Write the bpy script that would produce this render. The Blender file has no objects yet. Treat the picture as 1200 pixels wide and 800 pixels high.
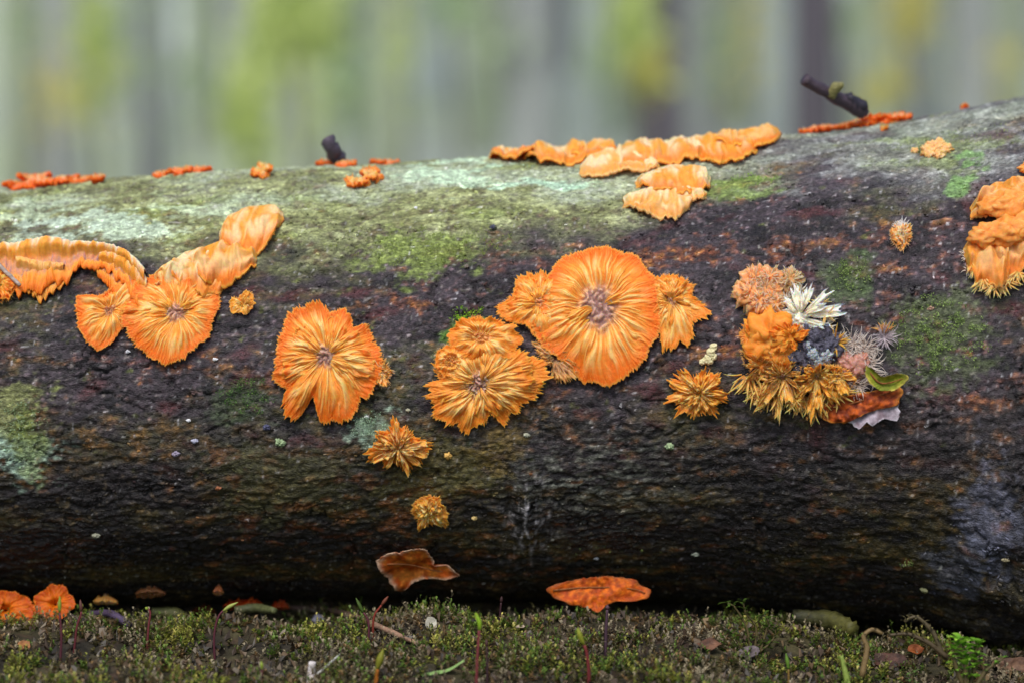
import bpy, math, random
import numpy as np
from mathutils import Vector, Matrix

C = bpy.context.scene.collection
sc = bpy.context.scene
rnd = random.Random(7)
PI = math.pi

# ------------------------------------------------------------------ camera
CAM = np.array([0.0, -0.9, 0.1])
FPX = 3000.0                       # focal length in pixels of a 1200 px wide frame
cam_d = bpy.data.cameras.new('camera')
cam = bpy.data.objects.new('camera', cam_d)
C.objects.link(cam)
cam.location = CAM
cam.rotation_euler = (PI / 2, 0, 0)
cam_d.sensor_width = 36.0
cam_d.lens = 90.0
cam_d.clip_start = 0.01
cam_d.clip_end = 400
cam_d.dof.use_dof = True
cam_d.dof.focus_distance = 0.902
cam_d.dof.aperture_fstop = 5.4
sc.camera = cam

# ------------------------------------------------------------------ world and sun
SUN_EL, SUN_AZ = math.radians(50), math.radians(192)      # azimuth clockwise from +Y (behind the camera)
w = bpy.data.worlds.new('World')
sc.world = w
w.use_nodes = True
nt = w.node_tree
nt.nodes.clear()
sky = nt.nodes.new('ShaderNodeTexSky')
sky.sky_type = 'NISHITA'
sky.sun_disc = False
sky.sun_elevation = SUN_EL
sky.sun_rotation = SUN_AZ
sky.air_density = 1.0
sky.dust_density = 1.6
sky.ozone_density = 0.6
bg = nt.nodes.new('ShaderNodeBackground')
bg.inputs['Strength'].default_value = 0.11
wo = nt.nodes.new('ShaderNodeOutputWorld')
nt.links.new(sky.outputs[0], bg.inputs[0])
nt.links.new(bg.outputs[0], wo.inputs[0])
sun_d = bpy.data.lights.new('sun', 'SUN')
sun_d.energy = 2.2
sun_d.angle = math.radians(28)
sun_d.color = (1.0, 0.96, 0.9)
sun = bpy.data.objects.new('sun', sun_d)
C.objects.link(sun)
sdir = Vector((math.sin(SUN_AZ) * math.cos(SUN_EL), math.cos(SUN_AZ) * math.cos(SUN_EL), math.sin(SUN_EL)))
sun.rotation_euler = sdir.to_track_quat('Z', 'Y').to_euler()
sc.view_settings.view_transform = 'Standard'
sc.view_settings.look = 'None'
sc.view_settings.exposure = 0.42
sc.view_settings.gamma = 1.0
sc.cycles.max_bounces = 6
sc.cycles.use_denoising = True


# ------------------------------------------------------------------ small maths
def L(r, g, b):
    """sRGB 0..255 -> linear"""
    return np.array([((c / 255 + 0.055) / 1.055) ** 2.4 if c > 10 else c / 255 / 12.92 for c in (r, g, b)])


def hash2(ix, iy, seed):
    h = (ix.astype(np.int64) * 374761393 + iy.astype(np.int64) * 668265263 + seed * 974634777) & 0xffffffff
    h = ((h ^ (h >> 13)) * 1274126177) & 0xffffffff
    return h ^ (h >> 16)


def perlin(x, y, seed=0):
    x = np.asarray(x, float); y = np.asarray(y, float)
    x, y = np.broadcast_arrays(x, y)
    x0 = np.floor(x); y0 = np.floor(y)
    fx = x - x0; fy = y - y0
    u = fx * fx * fx * (fx * (fx * 6 - 15) + 10); v = fy * fy * fy * (fy * (fy * 6 - 15) + 10)

    def g(dx, dy):
        a = hash2(x0 + dx, y0 + dy, seed) * (2 * PI / 4294967296.0)
        return np.cos(a) * (fx - dx) + np.sin(a) * (fy - dy)
    a = g(0, 0); b = g(1, 0); c = g(0, 1); d = g(1, 1)
    return 1.45 * ((a * (1 - u) + b * u) * (1 - v) + (c * (1 - u) + d * u) * v)


def fbm(x, y, seed=0, oct=4, gain=0.5):
    t = 0; amp = 1; f = 1.0; n = 0
    for i in range(oct):
        t = t + amp * perlin(x * f + 13.7 * i, y * f - 7.1 * i, seed + i); n += amp
        amp *= gain; f *= 2.03
    return t / n


def sst(a, b, x):
    t = np.clip((x - a) / (b - a), 0, 1)
    return t * t * (3 - 2 * t)


def mix(a, b, f):
    f = np.asarray(f)[..., None]
    return a * (1 - f) + b * f


# ------------------------------------------------------------------ log surface
AY = 0.086
_XS = np.array([-.9, -.40, -.196, -.13, -.065, 0, .065, .111, .15, .175, .196, .23, .30, .9])
_RS = np.array([.070, .0765, .0785, .0818, .0835, .0852, .0872, .0898, .0925, .0942, .0965, .0985, .1005, .104])


def R_(s):
    return np.interp(s, _XS, _RS)


def RS(s):
    # smoothed radius
    return (R_(s - .02) + R_(s - .01) + R_(s) + R_(s + .01) + R_(s + .02)) / 5 + .0055 * sst(.05, .17, s)


def ZC(s):
    """height of the log's axis: it sinks with the ground at its thick end"""
    return RS(s) + .0005 - .011 * sst(.05, .17, s)


def lump(s, p):
    s = np.asarray(s, float); p = np.asarray(p, float)
    h = 0.0016 * perlin(s * 11, p * 1.3, 5) + 0.0007 * perlin(s * 30, p * 3.5, 6)
    # buttress of old bark low on the right
    h = h + 0.013 * np.exp(-((s - .183) / .024) ** 2 - ((p + .85) / .42) ** 2) * (1 + .5 * perlin(s * 70, p * 6, 8))
    h = h + 0.010 * np.exp(-((s - .215) / .03) ** 2 - ((p + .45) / .5) ** 2)
    # healed branch scar
    h = h + 0.0022 * np.exp(-((s - .0055) / .0042) ** 2 - ((p + .62) / .17) ** 2)
    h = h - 0.0012 * np.exp(-((s + .001) / .002) ** 2 - ((p + .55) / .10) ** 2)
    return h


def PL(s, p, h=0.0):
    """point on the log: s along, p angle (0 = facing the camera, + up), h above the surface"""
    r = RS(s) + lump(s, p) + h
    return np.stack([s + 0 * r, AY - r * np.cos(p), ZC(s) + r * np.sin(p)], -1)


def px_to_log(px, py):
    d = np.array([(px - 600) / FPX, 1.0, (400 - py) / FPX])
    t = np.linspace(.76, 1.02, 2600)
    X = CAM[None] + d[None] * t[:, None]
    dy = X[:, 1] - AY; dz = X[:, 2] - ZC(X[:, 0])
    q = np.hypot(dy, dz) - RS(X[:, 0]) - lump(X[:, 0], np.arctan2(dz, -dy))
    k = np.where(q < 0)[0]
    k = k[0] if len(k) else int(np.argmin(q))
    return X[k, 0], math.atan2(dz[k], -dy[k])


class LogFrame:
    """local tangent coordinates (a along the log, b round it), in metres, about a pixel seen in the photograph"""
    def __init__(self, px, py):
        self.s0, self.p0 = px_to_log(px, py)
        self.r0 = float(RS(self.s0))

    def uv(self, px, py):
        s, p = px_to_log(px, py)
        return s - self.s0, (p - self.p0) * self.r0

    def P(self, a, b, h):
        return PL(self.s0 + a, self.p0 + b / self.r0, h)


class PlaneFrame:
    """an upright or leaning sheet standing at depth Y"""
    def __init__(self, px, py, Y, lean=0.0):
        self.Y = Y; self.lean = lean
        self.k = (Y + .9) / FPX
        self.c = np.array([(px - 600) * self.k, Y, .1 + (400 - py) * self.k])
        self.px, self.py = px, py

    def uv(self, px, py):
        return (px - self.px) * self.k, (self.py - py) * self.k / math.cos(self.lean)

    def P(self, a, b, h):
        h = h + 0 * (a + b)
        return np.stack([self.c[0] + a + 0 * h, self.c[1] + b * math.sin(self.lean) - h * math.cos(self.lean),
                         self.c[2] + b * math.cos(self.lean) + h * math.sin(self.lean)], -1)


# ------------------------------------------------------------------ mesh helpers
def mesh_np(name, V, F, mat, parent=None, col=None, smooth=True, data_only=False):
    """V (n,3); F (m,k) ; col (n,3)"""
    V = np.asarray(V, np.float32).reshape(-1, 3)
    F = np.asarray(F, np.int32)
    me = bpy.data.meshes.new(name)
    me.vertices.add(len(V)); me.vertices.foreach_set('co', V.ravel())
    k = F.shape[1]
    me.loops.add(F.size); me.loops.foreach_set('vertex_index', F.ravel())
    me.polygons.add(len(F))
    me.polygons.foreach_set('loop_start', np.arange(0, F.size, k, dtype=np.int32))
    me.polygons.foreach_set('loop_total', np.full(len(F), k, np.int32))
    me.polygons.foreach_set('use_smooth', np.full(len(F), smooth))
    if col is not None:
        at = me.color_attributes.new('col', 'FLOAT_COLOR', 'POINT')
        c4 = np.ones((len(V), 4), np.float32); c4[:, :3] = np.clip(np.asarray(col).reshape(-1, 3), 0, 1)
        at.data.foreach_set('color', c4.ravel())
    me.update(calc_edges=True)
    me.validate()
    me.materials.append(mat)
    if data_only:
        return me
    o = bpy.data.objects.new(name, me)
    C.objects.link(o)
    if parent is not None:
        o.parent = parent
        o.matrix_parent_inverse = Matrix.Translation(-parent.location)
    return o


def grid_faces(n, m, wrap=False):
    """n rows, m columns; wrap closes the columns"""
    i = np.arange(n - 1)[:, None]; j = np.arange(m if wrap else m - 1)[None]
    a = i * m + j; b = i * m + (j + 1) % m
    return np.stack([a, b, b + m, a + m], -1).reshape(-1, 4)


def thing(name, label, cat, loc, group=None):
    o = bpy.data.objects.new(name, None)
    C.objects.link(o)
    o.empty_display_size = .01
    o.location = tuple(float(v) for v in loc)
    o['label'] = label; o['category'] = cat
    if group:
        o['group'] = group
    return o


def tag(o, label, cat, group=None):
    o['label'] = label; o['category'] = cat
    if group:
        o['group'] = group
    return o


def merge(parts):
    V = []; F = []; K = []; n = 0
    for v, f, c in parts:
        V.append(v.reshape(-1, 3)); F.append(f + n); K.append(np.broadcast_to(c, v.shape).reshape(-1, 3)); n += V[-1].shape[0]
    return np.concatenate(V), np.concatenate(F), np.concatenate(K)


def tube(pts, rads, seg=8, col=(.1, .1, .1), jit=0, seed=0, cap=True):
    pts = np.asarray(pts, float); n = len(pts)
    T = np.gradient(pts, axis=0); T /= np.linalg.norm(T, axis=1)[:, None] + 1e-12
    up = np.array([0, 1.0, 0.05]);
    A = np.cross(T, up); A /= np.linalg.norm(A, axis=1)[:, None] + 1e-9
    B = np.cross(T, A)
    th = np.arange(seg) * 2 * PI / seg
    rr = np.asarray(rads, float)[:, None] * np.ones((1, seg))
    if jit:
        rs = np.random.RandomState(seed); rr = rr * (1 + jit * rs.uniform(-1, 1, rr.shape))
    V = pts[:, None] + rr[..., None] * (np.cos(th)[None, :, None] * A[:, None] + np.sin(th)[None, :, None] * B[:, None])
    if cap:
        V = np.concatenate([np.repeat(pts[:1][:, None], seg, 1), V, np.repeat(pts[-1:][:, None], seg, 1)], 0)
        n += 2
    F = grid_faces(n, seg, True)
    col = np.asarray(col, float)
    if col.ndim == 2:
        col = np.concatenate([col[:1], col, col[-1:]]) if cap else col
        K = np.repeat(col[:, None], seg, 1).reshape(-1, 3)
    else:
        K = np.tile(col, (n * seg, 1))
    return V.reshape(-1, 3), F, K


# ------------------------------------------------------------------ materials
def mat(name, rough=.5, spec=.5, sss=0.0, sssr=(1, .3, .1), sscale=.002, bumps=(), var=None, trans=0, coat=0, rvar=None, sheen=0):
    """Principled from the mesh's own 'col' attribute, with noise variation and fine relief.
    bumps: list of (scale vector, detail, distance); var: list of (scale vector, amount)"""
    m = bpy.data.materials.new(name); m.use_nodes = True
    t = m.node_tree; N = t.nodes; K = t.links
    p = N['Principled BSDF']
    at = N.new('ShaderNodeAttribute'); at.attribute_name = 'col'
    tc = N.new('ShaderNodeTexCoord')
    out = at.outputs['Color']

    def noise(scale, detail=3, rough_=.6):
        mp = N.new('ShaderNodeMapping'); mp.inputs['Scale'].default_value = scale
        K.new(tc.outputs['Object'], mp.inputs[0])
        n = N.new('ShaderNodeTexNoise'); n.inputs['Scale'].default_value = 1; n.inputs['Detail'].default_value = detail
        n.inputs['Roughness'].default_value = rough_
        K.new(mp.outputs[0], n.inputs['Vector'])
        return n
    for scale, lo, hi in (var or ()):
        n = noise(scale)
        mr = N.new('ShaderNodeMapRange'); mr.inputs[1].default_value = .3; mr.inputs[2].default_value = .7
        mr.inputs[3].default_value = lo; mr.inputs[4].default_value = hi
        K.new(n.outputs[0], mr.inputs[0])
        mx = N.new('ShaderNodeVectorMath'); mx.operation = 'SCALE'
        K.new(out, mx.inputs[0]); K.new(mr.outputs[0], mx.inputs['Scale'])
        out = mx.outputs[0]
    K.new(out, p.inputs['Base Color'])
    p.inputs['Roughness'].default_value = rough
    if rvar:
        n = noise(rvar[0]); mr = N.new('ShaderNodeMapRange'); mr.inputs[1].default_value = .35; mr.inputs[2].default_value = .65
        mr.inputs[3].default_value = rvar[1]; mr.inputs[4].default_value = rvar[2]
        K.new(n.outputs[0], mr.inputs[0]); K.new(mr.outputs[0], p.inputs['Roughness'])
    p.inputs['Specular IOR Level'].default_value = spec
    p.inputs['Coat Weight'].default_value = coat
    p.inputs['Coat Roughness'].default_value = .2
    if sheen:
        p.inputs['Sheen Weight'].default_value = sheen
    if sss:
        p.inputs['Subsurface Weight'].default_value = sss
        p.inputs['Subsurface Radius'].default_value = sssr
        p.inputs['Subsurface Scale'].default_value = sscale
    prev = None
    for scale, detail, dist in bumps:
        n = noise(scale, detail)
        b = N.new('ShaderNodeBump'); b.inputs['Strength'].default_value = 1; b.inputs['Distance'].default_value = dist
        K.new(n.outputs[0], b.inputs['Height'])
        if prev:
            K.new(prev.outputs[0], b.inputs['Normal'])
        prev = b
    if prev:
        K.new(prev.outputs[0], p.inputs['Normal'])
    if trans:
        tr = N.new('ShaderNodeBsdfTranslucent'); ms = N.new('ShaderNodeMixShader'); ms.inputs[0].default_value = trans
        K.new(out, tr.inputs[0]); K.new(p.outputs[0], ms.inputs[1]); K.new(tr.outputs[0], ms.inputs[2])
        K.new(ms.outputs[0], N['Material Output'].inputs[0])
    return m


M_bark = mat('wet_bark', spec=.38, var=[((650, 1300, 1300), .5, 1.6), ((200, 620, 620), .68, 1.35), ((2200, 3200, 3200), .72, 1.35)],
             bumps=[((380, 950, 950), 5, .0007), ((1500, 2100, 2100), 3, .0005)],
             rvar=((500, 900, 900), .2, .7))
M_fun = mat('fungus_flesh', rough=.55, spec=.3, sss=.75, sssr=(1, .42, .12), sscale=.0014,
            var=[((700, 700, 700), .86, 1.12)], bumps=[((2200, 2200, 2200), 3, .00016)], trans=.18)
M_fuzz = mat('white_fuzz', rough=.8, spec=.2, sss=.2, sssr=(1, .7, .5), sscale=.0008, trans=.2)
M_fuzz2 = mat('fungus_hyphae', rough=.7, spec=.2, trans=.35)
M_leaf = mat('dead_leaf', rough=.6, spec=.3, trans=.2, var=[((500, 500, 500), .6, 1.35)], bumps=[((600, 900, 600), 4, .0005)])
M_moss = mat('moss_leaves', rough=.55, spec=.4, trans=.3)
M_soil = mat('moist_soil', rough=.8, spec=.3, var=[((300, 300, 300), .5, 1.5)], bumps=[((500, 500, 500), 5, .001)])
M_twig = mat('dead_twig', rough=.6, spec=.4, var=[((300, 900, 900), .6, 1.4)], bumps=[((500, 1500, 1500), 3, .0003)])
M_crumb = mat('crumb', rough=.6, spec=.4)
M_trunk = mat('tree_bark', rough=.9, spec=.2, var=[((9, 9, 1.6), .72, 1.25)], bumps=[((30, 30, 6), 4, .02)])
M_crown = mat('tree_leaves', rough=.6, spec=.3, trans=.4)


# ------------------------------------------------------------------ fungus generators
class Pal:
    def __init__(s, body, edge, core, cream, tip=None):
        s.body, s.edge, s.core, s.cream = L(*body), L(*edge), L(*core), L(*cream)
        s.tip = L(*(tip or cream))


ORANGE = Pal((255, 170, 68), (246, 116, 14), (160, 116, 106), (255, 212, 136), (255, 190, 90))
ORANGE2 = Pal((255, 168, 60), (246, 110, 12), (170, 116, 88), (255, 212, 128), (255, 196, 86))
OCHRE = Pal((252, 172, 76), (246, 136, 24), (158, 110, 92), (255, 212, 136), (255, 192, 86))
PALE = Pal((254, 184, 100), (252, 150, 44), (216, 140, 100), (255, 230, 190), (255, 214, 150))
SPIKE = Pal((255, 184, 80), (255, 158, 44), (226, 140, 60), (255, 224, 160), (255, 208, 120))
TANSP = Pal((255, 190, 100), (255, 166, 60), (214, 140, 80), (255, 228, 176), (255, 216, 150))
WHITE = Pal((252, 236, 204), (252, 244, 230), (226, 150, 66), (254, 252, 246), (254, 252, 248))
RED = Pal((250, 122, 24), (240, 88, 4), (180, 84, 40), (255, 180, 104), (250, 138, 36))
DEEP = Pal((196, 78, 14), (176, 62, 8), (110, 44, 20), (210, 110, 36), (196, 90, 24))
BROWNED = Pal((206, 150, 104), (222, 156, 80), (128, 92, 84), (234, 194, 146), (230, 174, 106))


def polar_outline(fr, outline):
    P = [fr.uv(*q) for q in outline]
    th = []; rr = []
    for i in range(len(P)):
        a = np.array(P[i]); b = np.array(P[(i + 1) % len(P)])
        for t in np.linspace(0, 1, 24, endpoint=False):
            q = a * (1 - t) + b * t
            th.append(math.atan2(q[1], q[0])); rr.append(math.hypot(*q))
    th = np.array(th); rr = np.array(rr)
    g = np.full(180, np.nan)
    k = ((th + PI) / (2 * PI) * 180).astype(int) % 180
    for i in range(180):
        m_ = k == i
        if m_.any():
            g[i] = rr[m_].max()
    idx = np.arange(180); ok = ~np.isnan(g)
    g = np.interp(idx, np.concatenate([idx[ok] - 180, idx[ok], idx[ok] + 180]), np.tile(g[ok], 3))
    ext = np.concatenate([g[-2:], g, g[:2]])
    g = (ext[1:-3] + 2 * ext[2:-2] + ext[3:-1]) / 4
    return lambda t: np.interp(np.mod((np.asarray(t) + PI) / (2 * PI) * 180 - .5, 180), np.arange(181), np.append(g, g[0]))


def fan(fr, a0, a1, rfun, scale, H, base, lift, pal, seed, k1=5, k2=16, amp=.0008, tooth=.12, rows=26, purple=1.0,
        rmin=.04, curl=0.0, white=0.0, res=.00032, side=.35):
    """one lobe: a sector sheet with radial folds, a toothed edge and a lip; returns V,F,col"""
    am, hw = (a0 + a1) / 2, (a1 - a0) / 2
    rmax = float(rfun(am)) * scale
    m = int(max(14, min(170, 2 * hw * rmax / res)))
    u = np.linspace(-1, 1, m)
    th = am + u * hw
    # folds: billowy ridges that split outwards
    f1 = k1 * hw / .5; f2 = k2 * hw / .5
    r_edge = rfun(th) * scale * (1 - side * np.abs(u) ** 3.2)
    rs = np.random.RandomState(seed)
    te = np.abs(perlin(u * f2 * 1.3 + 31, u * 0 + seed * .37, seed)) * 1.6
    te = te + .55 * np.abs(perlin(u * f2 * 3.3, u * 0 + 3.1, seed + 5))
    big = perlin(u * f1 * .55 + 7, u * 0 + .5, seed + 2)
    r_edge = r_edge * (1 + .05 * big + tooth * .75 * (np.clip(te, 0, 1) - .55) + tooth * .4 * rs.uniform(-1, 1, m))
    r_edge = r_edge * (1 + .035 * perlin(u * hw * 9 + 3, u * 0 + .2, seed + 40))
    t = np.linspace(0, 1, rows) ** .85
    T, U = np.meshgrid(t, u, indexing='ij')
    TH = am + U * hw + .05 * perlin(T * 3, U * 2, seed + 3) * T
    RR = rmin * rmax + (r_edge[None] - rmin * rmax) * T
    w1 = .35 * perlin(T * 2.2, U * 1.5, seed + 8)
    bil = lambda n_, e: np.sqrt(n_ * n_ + e)
    TW = T + .12 * perlin(U * f1 * .8, T * 2, seed + 9)
    b1 = bil(perlin(U * f1 * .8 + w1, TW * 1.5 + 5, seed + 11), .012) * 2.1
    b2 = bil(perlin(U * f2 * (.55 + .45 * T) + w1 * 2, TW * 2.0 + 9, seed + 12), .02) * 1.8
    b3 = np.abs(perlin(U * f2 * 2.6 + w1 * 3, T * 2.6, seed + 13)) * 1.5
    g = np.clip(T * 4, 0, 1)
    prof = sst(-.12, .32, T) * (1 - .66 * T ** 1.7) + .12
    hgt = base + H * prof * (1 - .28 * U ** 2) + lift * T ** 2.2 - curl * np.clip(T - .75, 0, 1) ** 2 * 16
    hgt = hgt + amp * g * ((b1 - .5) * 1.25 * (1 - .3 * T) + (b2 - .5) * (.50 + .1 * T) + (b3 - .5) * .10 * T)
    hgt = hgt + amp * 1.6 * perlin(U * 2.3 * hw * 3, T * 3.0, seed + 21) * (.3 + T)
    hgt = np.maximum(hgt, .0002)
    a = RR * np.cos(TH); b = RR * np.sin(TH)
    # colour: pigment, with fold valleys painted darker like ambient occlusion
    valley = np.clip(1 - (b1 * .5 + b2 * .5), 0, 1)
    n = .5 + .5 * perlin(U * 3 * hw * 3, T * 3 + 2, seed + 31)
    c = mix(np.broadcast_to(pal.body, T.shape + (3,)), pal.edge, sst(.42, .98, T + .25 * (n - .5)))
    c = mix(c, pal.cream, np.clip(.9 * sst(.42, .95, b2 * .5 + b1 * .5) * sst(1.0, .6, T) * n * 1.3, 0, 1))
    c = mix(c, pal.tip, np.clip(.5 * sst(.5, 1, b3) * sst(.5, .9, T), 0, 1))
    c = mix(c, pal.core, np.clip(purple * (sst(.30, .05, T + .1 * (n - .5)) + .22 * valley ** 2 * sst(1.0, .2, T)), 0, 1))
    c = mix(c, pal.tip, np.clip(sst(.93, 1.0, T) * .6, 0, 1))
    if white:
        c = mix(c, L(250, 232, 210), np.clip(white * sst(.35, .75, n + .3 * b2 - .2) * sst(1, .6, T), 0, 1))
    # underside: lip and inward row
    thick = np.array([.0, .00028, .00075, .0009])
    sc_ = np.array([1.0, 1.002, .97, .55])
    low = [];
    lc = []
    for q in range(1, 4):
        rr = rmin * rmax + (r_edge - rmin * rmax) * sc_[q]
        hh = hgt[-1] if q < 3 else hgt[rows // 2]
        hh = np.maximum(hh - thick[q] * (1 if q < 3 else 2.2), -.0004)
        low.append(np.stack([rr * np.cos(TH[-1]), rr * np.sin(TH[-1]), hh], -1)); lc.append(np.broadcast_to(pal.edge * .9 if q > 1 else pal.edge, (m, 3)))
    A = np.concatenate([a] + [q[None, :, 0] for q in low]); Bq = np.concatenate([b] + [q[None, :, 1] for q in low])
    Hh = np.concatenate([hgt] + [q[None, :, 2] for q in low])
    c = np.concatenate([c] + [q[None] for q in lc])
    V = fr.P(A, Bq, Hh)
    return V.reshape(-1, 3), grid_faces(rows + 3, m), c.reshape(-1, 3)


def disc(root, fr, outline, H, pal, seed, k=(1.7, 5.2, 14), amp=.0011, cen=.34, tooth=.03, lift=.0006, purple=1.0, base=.0003, fringe=.0010, wav=.0012, name='cap', rows=62, lob=.05):
    """one whole soft rosette: bumpy middle, radial folds that divide outwards, thin wavy fringed edge"""
    rf = polar_outline(fr, outline)
    R0 = float(np.mean(rf(np.linspace(0, 6.2, 60))))
    m = int(np.clip(2 * PI * R0 / .00030, 90, 560))
    th = np.linspace(-PI, PI, m, endpoint=False)
    T, TH = np.meshgrid(np.linspace(0, 1, rows) ** .9, th, indexing='ij')
    TH0 = TH
    TH = TH + .10 * perlin(2.2 * np.cos(TH) + seed, 2.2 * np.sin(TH) + 2.5 * T, seed + 1) * sst(.1, .5, T)
    cx, cy = np.cos(TH), np.sin(TH)
    o = seed * 3.1
    bil = lambda n_, e: np.sqrt(n_ * n_ + e)
    q1 = perlin(k[0] * cx + o + T * .9, k[0] * cy + o - T * .7, seed + 2)
    b1 = bil(q1, .01) * 2.0
    b2 = bil(perlin(k[1] * cx + o + T * 1.6, k[1] * cy + T * 1.2, seed + 3), .014) * 1.9
    b3 = bil(perlin(k[2] * cx + o + T * 2.6, k[2] * cy - T * 2.2, seed + 4), .01) * 1.7
    xr, yr = T * np.cos(TH0), T * np.sin(TH0)
    cellb = bil(perlin(xr * 9 + o, yr * 9, seed + 5), .006) * 1.9 + .5 * bil(perlin(xr * 18, yr * 18 + o, seed + 6), .006)
    te = bil(perlin(k[2] * 1.2 * np.cos(th), k[2] * 1.2 * np.sin(th), seed + 7), .0) * 1.6
    rs = np.random.RandomState(seed)
    lobe_ = perlin(2.6 * np.cos(th) + o, 2.6 * np.sin(th), seed + 8)
    edge = rf(th) * (1 + lob * lobe_ + lob * .6 * perlin(6 * np.cos(th), 6 * np.sin(th) + o, seed + 14) + tooth * (te - .5) + tooth * .5 * rs.uniform(-1, 1, m))
    c0 = sst(cen * 1.15, cen * .55, T)                      # the middle
    prof = .62 * c0 + (1 - c0) * (.55 + .45 * sst(cen * .8, .55, T)) * (1 - .62 * sst(.5, 1.0, T))
    h = base + H * prof
    h = h + amp * c0 * (cellb - .5) * 1.1
    g = 1 - c0
    h = h + amp * g * ((b1 - .6) * 1.0 * sst(1.15, .3, T) + (b2 - .5) * .62 * sst(1.3, .4, T) + (b3 - .5) * .34)
    h = h + wav * perlin(1.6 * cx + o, 1.6 * cy + T * 1.5, seed + 9) * T + wav * .8 * perlin(4 * cx, 4 * cy + o, seed + 10) * T ** 3
    h = h + lift * sst(.7, 1, T)
    h = np.maximum(h, .0003 * (1 - T) + .0002)
    a, b = edge[None] * T * np.cos(TH0), edge[None] * T * np.sin(TH0)
    nz_ = .5 + .5 * perlin(3 * cx + o, 3 * cy + 2 * T, seed + 11)
    sh = T.shape + (3,)
    c = mix(np.broadcast_to(pal.body, sh), pal.edge, np.clip(sst(.55, .98, T + .22 * (nz_ - .5)), 0, 1))
    c = mix(c, pal.edge, np.clip(.55 * sst(.55, .12, b2) * sst(.2, .5, T), 0, 1))
    c = mix(c, pal.cream, np.clip(.95 * sst(.4, 1.0, b2 * .6 + b3 * .3 + .2 * nz_) * sst(.98, .55, T) * sst(cen * .6, cen * 1.2, T), 0, 1))
    cc = mix(np.broadcast_to(pal.core, sh), L(214, 176, 160), sst(.35, 1.0, cellb) * .8)
    cc = mix(cc, pal.cream, sst(.7, 1.1, cellb) * .5 * sst(cen * .3, cen, T))
    c = mix(c, cc, np.clip(purple * sst(cen * 1.25, cen * .55, T + .10 * (nz_ - .5) + .06 * (b1 - .5)), 0, 1))
    c = mix(c, pal.core, np.clip(.14 * purple * sst(.35, .05, b1 * .5 + b2 * .4) * sst(.95, .3, T), 0, 1))  # creases tinted towards the core pigment, partly painted occlusion
    c = mix(c, pal.tip, sst(.95, 1.0, T) * .55)
    A2 = [a]; B2 = [b]; H2 = [h]; C2 = [c]
    for sc_, dz in ((1.004, .00035), (.97, .0008), (.5, .0020)):
        A2.append((edge * sc_ * np.cos(th))[None]); B2.append((edge * sc_ * np.sin(th))[None])
        H2.append(np.maximum(h[-1] - dz, -.0006)[None]); C2.append(np.broadcast_to(pal.edge * .9, (1, m, 3)))
    V = fr.P(np.concatenate(A2), np.concatenate(B2), np.concatenate(H2))
    mesh_np(name, V, grid_faces(rows + 3, m, True), M_fun, root, np.concatenate(C2))
    if fringe:
        hm = float(np.mean(h[-1]))
        rfe = lambda t: np.interp(t, th, edge, period=2 * PI)
        margin(root, fr, rfe, 1.0, hm, pal, seed, ln=fringe)
    return rf


def margin(root, fr, rf, scl, hfun, pal, seed, n_per=.00016, ln=.0011):
    """the soft fringe of fine hyphae round the growing edge"""
    rs = np.random.RandomState(seed + 900)
    R0 = float(np.mean(rf(np.linspace(0, 6.2, 40)))) * scl
    n = int(2 * PI * R0 / n_per)
    th = rs.uniform(-PI, PI, n); r0 = rf(th) * scl * rs.uniform(.86, .97, n)
    l = ln * rs.uniform(.4, 1.3, n); dth = th + rs.normal(0, .28, n); wd = rs.uniform(.00005, .00011, n)
    h0 = hfun + rs.uniform(-.0004, .0010, n)
    V = np.zeros((n, 6, 3)); K = np.zeros((n, 6, 3))
    for j, (t, sd_) in enumerate([(0, -1), (0, 1), (.55, .7), (1, .15), (1, -.15), (.55, -.7)]):
        a = r0 * np.cos(th) + l * t * np.cos(dth) - sd_ * wd * np.sin(dth)
        b = r0 * np.sin(th) + l * t * np.sin(dth) + sd_ * wd * np.cos(dth)
        V[:, j] = fr.P(a, b, h0 + l * (.3 * t - .45 * t * t))
        K[:, j] = (pal.edge * .5 + pal.body * .5) * (1 - t) + pal.tip * t if t < 1 else pal.cream
    F = (np.array([[0, 1, 2, 5], [5, 2, 3, 4]])[None] + (np.arange(n) * 6)[:, None, None]).reshape(-1, 4)
    mesh_np('fringe', V, F, M_fuzz2, root, K)


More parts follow.
